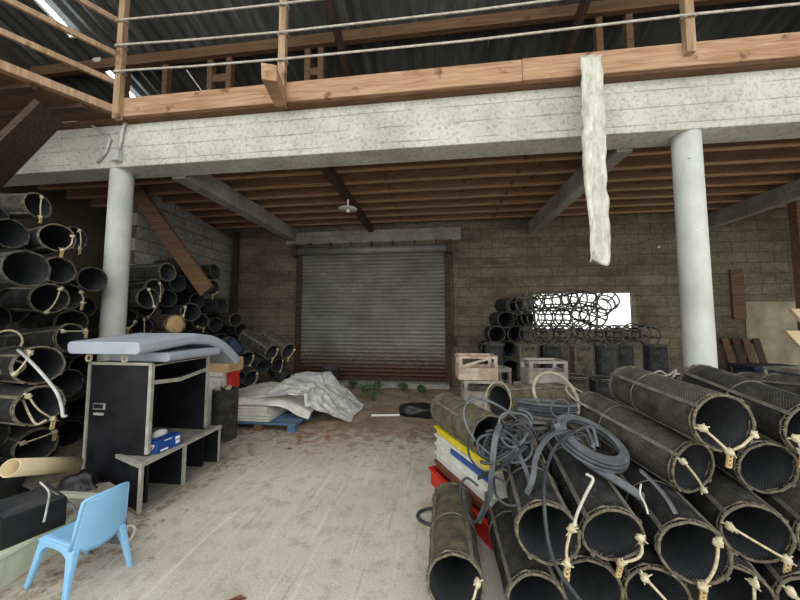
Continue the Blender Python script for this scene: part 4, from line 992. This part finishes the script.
def rope_mesh(L, t1, t2, sag, seed, t3=None, r1=.118, r2=.142):
    y = L/2+.018; p1 = CTR+Vector((-r1*math.cos(R_(t1)), y, r1*math.sin(R_(t1)))); p2 = CTR+Vector((-r2*math.cos(R_(t2)), y+.004, r2*math.sin(R_(t2))))
    pts = []
    for k in range(9):
        u = k/8; p = p1.lerp(p2, u)+Vector((-.045*sag*math.sin(PI*u), .006*math.sin(PI*u), -.02*abs(sag)*math.sin(PI*u))); pts.append(p)
    m = MB(); m.tube(pts, .0068, 6); rg = random.Random(seed)
    for p, r in ((p1, .021), (p2, .021)):
        m.blob(p, r, 8, 6, .7, seed); 
        for k in range(5): m.tube([p, p+Vector((rg.uniform(-1,1), rg.uniform(-.2,.5), rg.uniform(-1,1)))*.032], .0035, 4)
    e1 = CTR+Vector((-.15*math.cos(R_(t1)), y-.016, .15*math.sin(R_(t1)))); m.tube([p1, e1], .006, 5)
    if t3 is not None:
        p3 = CTR+Vector((-.14*math.cos(R_(t3)), y, .14*math.sin(R_(t3)))); m.tube([p2, p2.lerp(p3, .5)+Vector((0,.004,-.012)), p3], .0068, 6); m.blob(p3, .018, 8, 6, .7, seed+1)
    return m.mesh('rope', M['rope'], True), p2
# kits of shared part meshes for each look
KIT = {}
def kit(key, L, net, rim, bat, nv=3):
    KIT[key] = dict(L=L, body=[body_mesh('net_body', L, M[net], 1+i*3.7+len(KIT)) for i in range(nv)], rim=[rim_mesh(L/2, M[rim], 3+i) for i in range(2)], rear=rim_mesh(-L/2, M[rim], 9),
        hoop=[hoop_mesh(.02, M[bat], 4), hoop_mesh(-.12, M[bat], 6)], bat=[batten_mesh(L, a, M[bat]) for a in (R_(35), R_(125), R_(215), R_(305))],
        funnel=funnel_mesh(L, M['net_slate']), endnet=endnet_mesh(L, M['net_slate']))
kit('dusty', .8, 'net_dusty', 'rim_pale', 'batten'); kit('brown', .8, 'net_brown', 'rim_pale', 'batten'); kit('black', .8, 'net_black', 'rim_dark', 'batten_dark'); kit('blackp', .8, 'net_black', 'rim_pale', 'batten')
kit('tall', .88, 'net_black', 'rim_dark', 'batten_dark'); kit('tallb', .88, 'net_brown', 'rim_pale', 'batten'); kit('short', .66, 'net_dusty', 'rim_dark', 'batten_dark', 1)
def ob(name, me, p):
    o = bpy.data.objects.new(name, me); C.objects.link(o); o.parent = p; return o
# bare frame trap for the stack in the window
fm = [MB() for _ in range(3)]; WL = .45
wire_rings = []
for y in (-.225, 0, .225):
    m = MB(); m.torus(CTR+Vector((0,y,0)), (1,0,0), (0,0,1), .15, .0125, 26, 6, .003, int(y*10)+9); wire_rings.append(m.mesh('ring', M['rim_dark'], True))
wire_bats = [batten_mesh(WL, a, M['batten_dark']) for a in (0.3, 1.35, 2.4, 3.45, 4.5, 5.55)]
cr = []
for a in (0.5, 1.7): m = MB(); v = Vector((math.cos(a),0,math.sin(a)))*.15; m.tube([CTR+v+Vector((0,.225,0)), CTR+Vector((0,.18,.03)), CTR-v+Vector((0,.225,0))], .0075, 5); cr.append(m.mesh('cross_cord', M['rim_dark'], True))
LEFT = 'tube traps piled along the left wall'; RIGHT = 'tube traps in the right foreground pile'
LAB = {
'R1': 'weathered brown net tube on the floor at the left end of the right pile',
'R2': 'dark net tube on the floor, next right of the leftmost weathered tube',
'R3': 'net tube in the second layer with a black cable hanging across its mouth',
'R4': 'net tube right of the cable-crossed mouth, with a cream rope curving to a toggle',
'R5': 'brown-lined net tube on the floor between the two left second-layer mouths',
'R6': 'black net tube on the floor in mid-pile with a slanting cream strand',
'R7': 'second-layer net tube with a straight vertical cream rope at its right',
'R8': 'second-layer net tube with a big frayed knot left of its mouth',
'R9': 'dark net tube on the floor under the mouth with the vertical cream rope',
'R10': 'long dusty net tube with a pale grey batten, its mouth centred in the third layer',
'R11': 'black mouthed net tube with no rope, third layer near the right edge',
'R12': 'topmost dusty net tube with a wide mouth and hanging toggle',
'R13': 'big net tube across the top right, cut by the right edge, with an orange toggle',
'R14': 'net tube lying behind the big top right tube, only its back showing',
'R15': 'dusty net tube with a long pale batten lying across the stacked fish crates',
'R16': 'greenish net tube lying crosswise behind the grey rubber coils',
'R18': 'net tube at the right edge of the second layer, mostly outside the picture',
'R19': 'net tube at the bottom right corner on the floor',
'SL': 'dark net tube standing upright beside the far end of the black cabinet',
'L1': 'highest tube trap of the left pile, its pale-edged mouth turned to the right',
'L2': 'tube trap at the left edge just below the highest one, only its end showing',
'L3': 'large blue-black tube trap mouth at the left edge in the upper pile',
'L4': 'tube trap with a pale rim and toggle, just below the highest left one',
'L5': 'narrow dark tube trap at the top right of the pile left of the column',
'L6': 'pale-backed tube trap just right of the large blue-black mouth',
'L7': 'dark tube trap whose mouth touches the left side of the left column, upper one',
'L8': 'round pale-rimmed mouth in the middle of the pile left of the column',
'L9': 'small dark mouth squeezed left of the round pale-rimmed one',
'L10': 'tube mouth directly right of the round pale-rimmed mouth',
'L11': 'tube mouth against the left side of the left column, lower one',
'L12': 'ringed tube mouth cut by the left edge, below the large blue-black mouth',
'L13': 'tube mouth cut by the left edge in the middle of the pile',
'L14': 'large pale-hooped mouth with a toggle, touching the left corner of the cushion',
'L15': 'dark mouth just above the pale-hooped one by the cushion corner',
'L17': 'dark mouth behind the top of the hanging pale rope',
'L18': 'tube mouth beside the upper left corner of the black cabinet',
'L19': 'rope-edged wide mouth left of the black cabinet, below the hanging pale rope',
'L20': 'lowest wide mouth of the left pile, just above the cardboard tube',
'L21': 'tube mouth cut by the left edge left of the rope-edged wide mouth',
'L22': 'tube mouth cut by the left edge just above the cardboard tube',
'LA': 'crisp pale-rimmed tube topping the pile right of the left column',
'LB': 'tube mouth at the very top right of the column, behind the crisp pale rim',
'LC': 'tall pale rimmed mouth with a rope, below the crisp pale rim right of the column',
'LD': 'round dark mouth in the middle of the second layer right of the column',
'LE': 'dark mouth right of and above the round dark one, right of the column',
'LF': 'black mouth touching the right side of the left column',
'LG': 'dark mouth in the third layer right of the column, above the straw-filled end',
'LH': 'orange-brown mouth with a rope near the column, third layer',
'LI': 'large black mouth right of the straw-filled end',
'LJ': 'small dark mouth behind the large black one right of the straw-filled end',
'LK': 'greenish tube end at the right of the far pile top',
'LL': 'dark tube lying at the top right of the far left pile near the block wall',
'LM': 'mouth with a white cord just above the long cushion, right of the column',
'LN': 'tube stuffed with straw-coloured net just above the long cushion',
'LO': 'brown tube end right of the straw-filled one',
'LP': 'mouth against the right side of the column just above the cushion',
'LQ': 'dark tube lying at the right end of the far left pile, middle height',
'LR': 'rightmost dim green tube end of the far left pile',
'LS': 'dark mouth at the low right of the far left pile, above the cushion end',
'M1': 'slanting grey tube on the left of the two topping the small pile beside the shutter',
'M2': 'slanting grey tube on the right of the two topping the small pile beside the shutter',
'M3': 'tube mouth left of the two slanting grey tubes beside the shutter',
'M4': 'black mouth nearest the end of the drooping cushion, low in the small pile',
'M5': 'tube mouth low in the small pile, second from the cushion end',
'M6': 'tube mouth in the centre of the small pile beside the shutter',
'M7': 'tube mouth under the right slanting grey tube beside the shutter',
'M8': 'lowest right tube mouth of the small pile, just left of the shutter',
'S4': 'front row upright tube farthest left, beside the lone middle crate',
'S0': 'weathered brown upright tube in the front row behind the rubber coils',
'S1': 'blue-black upright tube, third from the left in the front row of upright tubes',
'S2': 'upright brown tube, fourth from the left in the front row',
'S3': 'black upright tube just left of the right column, front row',
'S5': 'black upright tube hidden behind the right column base, front row',
'U0': 'leftmost upright tube of the raised back row, beneath the dark stacked mouths',
'U1': 'brown upright tube second from the left in the raised back row',
'U2': 'blue-black upright tube third from the left in the raised back row',
'U3': 'brown upright tube with pale battens, fourth from the left in the raised back row',
'U5': 'black upright tube third from the right in the raised back row',
'U6': 'black upright tube second from the right in the raised back row',
'U4': 'rightmost upright tube of the raised back row, below the right window corner',
'D0': 'dark tube mouth at the peak of the black stack left of the window',
'D1': 'left dark mouth of the second layer in the black stack left of the window',
'D2': 'right dark mouth of the second layer in the black stack left of the window',
'D3': 'left dark mouth of the third layer in the black stack left of the window',
'D4': 'right dark mouth of the third layer in the black stack left of the window',
'D5': 'lowest dark mouth at the left foot of the black stack left of the window',
'D6': 'dark mouth in the bottom visible layer of the black stack, right of its left foot',
'W0': 'bare trap frame at the left end of the lowest row against the window',
'W1': 'bare trap frame second from the left in the lowest row against the window',
'W2': 'bare trap frame third from the left in the lowest row against the window',
'W3': 'bare trap frame in the lowest row, just left of the two low right frames',
'W4': 'bare trap frame low in the gap left of the two low right frames',
'W5': 'left bare trap frame of the middle row against the window',
'W6': 'second bare trap frame of the middle row against the window',
'W7': 'third bare trap frame of the middle row against the window',
'W8': 'right bare trap frame of the middle row against the window',
'W9': 'bare trap frame at the top left corner of the window',
'W10': 'bare trap frame of the top row, second from the window left corner',
'W11': 'highest bare trap frame in the middle of the window',
'W12': 'bare trap frame of the top row, just right of the highest one',
'W13': 'tilted bare trap frame at the right end of the top row',
'W14': 'left one of the two low bare trap frames below the right window corner',
'W15': 'right one of the two low bare trap frames below the right window corner',
}
# rope on the mouth: (knot angle, toggle-knot angle, sag, toggle?)
ROPE = {'R1': (15,-75,.2,0), 'R3': (25,-55,-.3,1), 'R4': (8,-75,1.,1), 'R6': (120,-40,.3,0), 'R7': (42,-82,.3,1), 'R8': (168,-42,.1,1), 'R9': (60,-80,.2,0), 'R10': (150,-65,.3,0), 'R12': (192,-88,0,1,-20), 'R13': (200,235,0,2), 'R19': (150,-60,.2,1),
'L1': (80,-85,-.3,1), 'L4': (20,-75,.6,1), 'L8': (60,-100,.3,0), 'L10': (30,-30,.3,1), 'L12': (150,-120,.2,1), 'L14': (140,30,.2,1), 'L17': (120,200,.1,0), 'L19': (130,-60,-.4,1), 'L20': (150,40,.1,1), 'L5': (70,-70,.2,1),
'LC': (55,-60,.3,1), 'LF': (95,-60,.2,0), 'LH': (20,-90,.4,1), 'LM': (80,-80,0,1), 'LI': (140,-150,.1,1), 'LK': (-40,-90,.2,1), 'LO': (-120,-70,.2,1), 'LP': (-20,-80,.2,1), 'M1': (30,-70,.5,1), 'M2': (10,-80,.3,1), 'M5': (40,-60,.4,1), 'M7': (60,-70,.2,0), 'M3': (30,-60,.3,0), 'M8': (70,-40,.4,1)}
LOOK = {'R1':'brown','R2':'dusty','R3':'blackp','R4':'blackp','R5':'brown','R6':'blackp','R7':'blackp','R8':'dusty','R9':'blackp','R10':'dusty','R11':'dusty','R12':'dusty','R13':'dusty','R14':'dusty','R15':'brown','R16':'brown','R18':'dusty','R19':'blackp',
'L1':'dusty','L4':'blackp','L8':'blackp','L14':'blackp','L6':'dusty','LA':'blackp','LC':'blackp','LH':'brown','LK':'brown','LN':'brown','LO':'brown','LR':'brown','M1':'dusty','M2':'dusty','S0':'brown','S2':'brown','U1':'brown','U3':'brown','L17':'blackp','L19':'blackp','L20':'blackp','M3':'dusty','M5':'blackp'}
GRP = {'R': RIGHT, 'L': LEFT, 'S': 'upright tube traps, front row', 'U': 'upright tube traps, raised back row', 'D': 'black stack left of the window', 'W': 'bare trap frames against the window', 'M': 'small pile beside the shutter'}
def place(o, f, d, L, roll=0):
    f = Vector(f); d = Vector(d).normalized(); Y = -d; Z = Vector((0,0,1)) if abs(Y.z) < .9 else Vector((-.3,-.95,0))
    Z = (Z-Y*Z.dot(Y)).normalized(); X = Y.cross(Z); mid = f+d*L/2
    o.matrix_world = Matrix(((X.x,Y.x,Z.x,0),(X.y,Y.y,Z.y,0),(X.z,Y.z,Z.z,0),(0,0,0,1)))
    o.location = mid-Z*.152
for i, (n, f, d, L) in enumerate(TR):
    g = n[0]; hidden = g in 'XB' or n[:2] == 'DF'
    if g == 'W':
        t = thing('trap_frame', LAB[n], 'trap frame', (0,0,0), GRP['W']); place(t, f, d, L)
        for q in wire_rings: ob('ring', q, t)
        for q in wire_bats: ob('batten', q, t)
        for q in cr: ob('cross_cord', q, t)
        continue
    if hidden:
        lab, grp = {'X': ('plain dark net tube wedged deep between the others in the left pile', 'plain tubes deep in the left pile'), 'B': ('dark net tube lying under the raised row of upright tubes', 'tubes lying under the raised row'), 'D': ('dark net tube in the hidden foot of the black stack left of the window', 'foot of the black stack')}[g]
        if g == 'X' and f[0] > 0: lab, grp = 'plain net tube wedged under the top right tubes of the right pile', 'plain tubes deep in the right pile'
        t = thing('tube_trap', lab, 'trap', (0,0,0), grp); k = KIT['black']
    else:
        key = 'short' if n == 'SL' else LOOK.get(n, 'black')
        if n[0] in 'SU' and n != 'SL': key = 'tallb' if key == 'brown' else 'tall'
        k = KIT[key]
        t = thing('tube_trap', LAB[n], 'trap', (0,0,0), GRP[g])
        if n == 'SL': t['group'] = 'upright tube traps, front row'; del t['group']
    place(t, f, d, L)
    ob('net_body', k['body'][i % len(k['body'])], t); ob('rim', k['rim'][i % 2], t); ob('rim', k['rear'], t); ob('hoop', k['hoop'][i % 2], t)
    if not hidden:
        for q in k['bat']: ob('batten', q, t)
        ob('funnel', k['funnel'], t)
    ob('end_net', k['endnet'], t)
    if n in ROPE:
        a, b, sg, tg = ROPE[n][:4]; rm, p2 = rope_mesh(L, a, b, sg, i, *ROPE[n][4:]); rp = ob('rope', rm, t); rp['label'] = 'cream knotted rope'
        if tg: to = ob('toggle', toggle_mb(MB(), p2+Vector((0,.006,-.01)), (.12,0,-1)).mesh('toggle', M['toggle_orange' if tg == 2 else 'toggle']), rp); to['label'] = 'cream toggle with holes' if tg == 1 else 'orange wooden toggle'
    if n == 'LN':
        m = MB(); m.blob(CTR+Vector((0,.39,0)), .138, 18, 12, .25, 3, (1,.3,1)); ob('straw_net', m.mesh('straw_net', M['cardboard'], True), t)
    if n == 'SL':
        m = MB()
        for q in range(4): m.blob(CTR+Vector((rng.uniform(-.08,.08), .34, rng.uniform(-.08,.08))), .03, 8, 6, .6, q)
        m.tube([CTR+Vector((-.1,.34,0)), CTR+Vector((-.06,.42,.02)), CTR+Vector((0,.36,.05)), CTR+Vector((.1,.34,0))], .008, 6); ob('rope', m.mesh('rope', M['rope'], True), t)

# ================================================================ RUBBER COILS, STRAPS AND HOOPS ON THE PILE
HG = 'rubber hoses and straps on the right pile'
def ellipse(c, u, v, n=40, a0=0, turns=1., spread=Vector((0,0,0)), wob=0, seed=0):
    rg = random.Random(seed); ph = rg.uniform(0,6); out = []
    for i in range(int(n*turns)+1):
        a = a0+2*PI*i/n; q = 1+wob*math.sin(3*a+ph); out.append(c+u*math.cos(a)*q+v*math.sin(a)*q+spread*(i/n))
    return out
cen = at(588, 443, 1.93); U = at(624, 468, 1.80)-cen; V = at(600, 433, 2.05)-cen
co = thing('rubber_coil', 'flat coil of grey rubber strip, several turns, lying tilted on the right pile', 'coil', cen, HG)
nn = U.cross(V).normalized(); nn = nn if nn.z > 0 else -nn
for k, (q, dz) in enumerate(((1.0,0),(.97,.024),(.93,.044),(.88,.02),(.8,.05))):
    part('turn', MB().strip(ellipse(cen+nn*dz, U*q, V*q, 44, k, 1, wob=.01, seed=k)[:-1], .03, .014, True, nn), M['hosegrey'], co, bevel=.003)
for k in range(4):
    rg = random.Random(k+40); a = at(572+rg.uniform(0,12), 430+rg.uniform(0,6), 1.97); b = at(598+rg.uniform(-6,14), 455+rg.uniform(-12,4), 1.88); cm = (a+b)/2+Vector((rg.uniform(-.05,.05),0,.03+.02*k)); cable('rubber_strap', 'short grey rubber strap bunched inside the flat coil', [a, cm, b], (.02,.008), 'hosegrey', 'strap', 'straps bunched in the flat coil')
fl = thing('strap_bundle', 'bundle of flat grey rubber straps folded in long loops atop the right pile', 'strap', at(545, 418, 2.2), HG)
for k in range(6):
    a = at(518, 409, 2.3)+Vector((.0,.02*(k % 2),-.05+.022*k)); b = at(577, 414, 2.22)+Vector((.0,.02*(k % 2),-.05+.022*k)); w_ = Vector((.0,.07,.0))
    c = (a+b)/2; part('strap', MB().strip(ellipse(c, (b-a)/2, w_, 26, 0, 1, wob=.02, seed=k)[:-1], .02, .011, True, (0,0,1)), M['hosegrey' if k % 2 else 'hosedark'], fl)
def hoop(lab, px, py, dep, rx, ry, r, mt, tilt=.0, cat='hoop'):
    c = at(px, py, dep); u = (at(px+rx, py+rx*tilt, dep)-c); v = at(px-ry*tilt, py-ry, dep+.08)-c
    m = MB(); m.tube(ellipse(c, u, v, 40, wob=.02, seed=px)[:-1], r, 7, True); return tag(m.build('hoop', M[mt], None, True), lab, cat, HG)
hoop('thin grey hoop of cable standing before the tube on the fish crates', 497, 430, 1.98, 33, 29, .008, 'hosegrey', .3)
hoop('pale cane hoop standing up behind the folded strap bundle', 556, 396, 2.45, 22, 23, .014, 'hosepale', .2)
hoop('small pale loop sticking up out of the folded strap bundle', 560, 408, 2.18, 9, 9, .007, 'hosegrey', 0)
hoop('thin pale hoop around the greenish crosswise tube', 498, 400, 2.55, 13, 18, .007, 'hosepale', 0)
hoop('pale thin hoop behind the cane hoop, by the brown net bundle', 582, 398, 2.5, 16, 8, .008, 'hosepale', .5)
rg = random.Random(21)
for k in range(9):
    c = at(508+rg.uniform(-16,18), 443+rg.uniform(-14,14), 1.9+rg.uniform(-.05,.15)); s_ = rg.uniform(.07,.13); a = rg.uniform(0,PI)
    u = Vector((math.cos(a),.2,math.sin(a)))*s_; v = Vector((-math.sin(a),.3,math.cos(a)))*s_*rg.uniform(.5,.9)
    m = MB(); m.tube(ellipse(c, u, v, 26, k, 1.7, Vector((.02,.03,.015)), .1, k), rg.choice((.007,.008,.010)), 6)
    tag(m.build('cable_coil', M['hosedark' if k % 3 else 'hosegrey'], None, True), 'small loop of grey cable in the tangle left of the flat coil', 'cable', 'cable loops in the tangle')
S = lambda lab, pts, r, mt, cat='strap': cable('rubber_strap' if isinstance(r, tuple) else 'black_cable', lab, [at(*p) for p in pts], r, mt, cat, HG)
S('long black cable hanging down across a tube mouth in the right pile', [(574,432,1.9),(556,446,1.75),(546,470,1.6),(544,500,1.46),(548,540,1.4),(556,566,1.38),(572,590,1.36),(590,612,1.36)], .009, 'hosedark', 'cable')
S('grey rubber strap curving down from the coil, left of the long black cable', [(570,430,1.92),(550,436,1.8),(537,455,1.72),(533,478,1.66),(527,494,1.66)], (.028,.008), 'hosegrey')
S('grey strap hanging over the crates beside the thin hoop', [(500,424,1.95),(495,440,1.85),(492,470,1.85),(489,497,1.9),(478,522,1.95)], (.034,.008), 'hosegrey')
S('dark strap crossing from the tangle down to the crates', [(526,446,1.86),(510,460,1.82),(494,470,1.86),(478,478,1.95)], (.026,.008), 'hosedark')
S('thin cable looping over the white crates', [(470,430,2.0),(468,450,2.0),(476,466,1.95),(494,476,1.9),(508,484,1.86)], .007, 'hosedark', 'cable')
S('dark thin cable arching out over the edge of the crates', [(478,486,1.9),(466,478,1.95),(460,490,1.95),(466,510,1.95),(474,522,1.9),(484,512,1.86),(486,492,1.86)], .008, 'hosedark', 'cable')
S('dark cable sagging below the tangle in front of the brown netting', [(494,476,1.86),(496,495,1.72),(508,505,1.68),(522,503,1.66),(530,490,1.68)], .008, 'hosedark', 'cable')
S('wide grey rubber strip running under the coil to the lower right', [(556,424,1.95),(568,444,1.86),(590,464,1.78),(616,480,1.72),(644,498,1.66)], (.05,.012), 'hosegrey')
S('second grey rubber strip right of the wide one, above a tube mouth', [(640,470,1.7),(655,484,1.66),(668,500,1.6),(676,514,1.56)], (.035,.012), 'hosegrey')
S('dark cable running along the top of the pile into the tangle', [(538,440,1.9),(552,432,1.95),(566,434,1.92),(580,440,1.9)], .012, 'hosedark', 'cable')
S('grey strap loop bulging left of the flat coil', [(546,428,2.0),(528,430,1.98),(514,438,1.92),(520,456,1.86),(526,470,1.8),(530,484,1.72)], (.024,.008), 'hosegrey')
cable('white_wire', 'twisted white wire sticking up between two tube mouths in the right pile', [at(586,474,1.55), at(593,479,1.52), at(588,490,1.5), at(583,500,1.48), at(577,514,1.46), at(574,526,1.44)], .007, 'wirerope', 'wire')
cable('white_wire', 'short bent white wire hanging from the end of a grey strip', [at(641,484,1.64), at(640,494,1.6), at(645,504,1.56), at(648,514,1.54)], .005, 'wirerope', 'wire')
cable('floor_hose', 'black rubber hose ring lying on the floor beside the weathered tube', [Vector((.135+.17*math.cos(a)-.13, 2.62+.11*math.sin(a)-.03, .014)) for a in [2*PI*k/16 for k in range(16)]], .013, 'hosedark', 'hose', None, True)
# loose hoops and rope on the left pile, rope on the far upright tubes
for px, py, dp, r, lab in ((13, 368, 2.5, .06, 'small pale rope hoop on the left pile, beside the top of the hanging rope'), (5, 342, 2.7, .1, 'larger pale rope hoop at the left edge, mid-height of the left pile')):
    c = at(px, py, dp); m = MB(); m.tube(ellipse(c, Vector((.5,.8,.1)).normalized()*r, Vector((.2,-.1,1)).normalized()*r, 26, wob=.05, seed=px)[:-1], .009, 6, True); tag(m.build('rope_hoop', M['rope'], None, True), lab, 'hoop')
cable('pale_rope', 'slack pale rope strung between two mouths at the left edge', [at(0,396,2.5), at(10,404,2.45), at(22,400,2.42), at(28,412,2.4), at(36,424,2.4), at(46,420,2.4)], .008, 'rope')
cable('white_rope', 'tangle of white rope lying over the black upright tubes beside the right column', [at(652,374,3.95), at(660,371,3.9), at(668,375,3.9), at(676,370,3.9), at(672,378,3.85), at(664,376,3.85), at(680,374,3.95), at(690,378,3.95)], .012, 'wirerope')
m = MB(); m.blob(at(231,352,5.15), .2, 22, 14, .5, 12, (1,.8,1.1)); tag(m.build('navy_sack', M['navy'], None, True), 'dark navy sack lying on the small pile above the drooping cushion', 'sack')
# ================================================================ LIGHT AND CAMERA
wd = bpy.data.worlds.new('overcast'); bpy.context.scene.world = wd; wd.use_nodes = True; nt = wd.node_tree; bg = nt.nodes['Background']
tc = nt.nodes.new('ShaderNodeTexCoord'); sx = nt.nodes.new('ShaderNodeSeparateXYZ'); rp = nt.nodes.new('ShaderNodeValToRGB')
nt.links.new(tc.outputs['Generated'], sx.inputs[0]); nt.links.new(sx.outputs['Z'], rp.inputs['Fac']); nt.links.new(rp.outputs['Color'], bg.inputs['Color'])
rp.color_ramp.elements[0].color = (.84,.86,.84,1); rp.color_ramp.elements[1].color = (.97,.98,.95,1)
bg.inputs['Strength'].default_value = 1.5
cam = bpy.data.cameras.new('camera'); co = bpy.data.objects.new('camera', cam); C.objects.link(co)
cam.sensor_width = 36; cam.lens = F*36/800; cam.clip_start = .02
co.matrix_world = Matrix(((rt.x,up.x,-fw.x,0),(rt.y,up.y,-fw.y,0),(rt.z,up.z,-fw.z,CH),(0,0,0,1)))
sc = bpy.context.scene; sc.camera = co
sc.view_settings.view_transform = 'Standard'; sc.view_settings.look = 'None'; sc.view_settings.gamma = 1; sc.view_settings.use_curve_mapping = False
sc.view_settings.exposure = .7
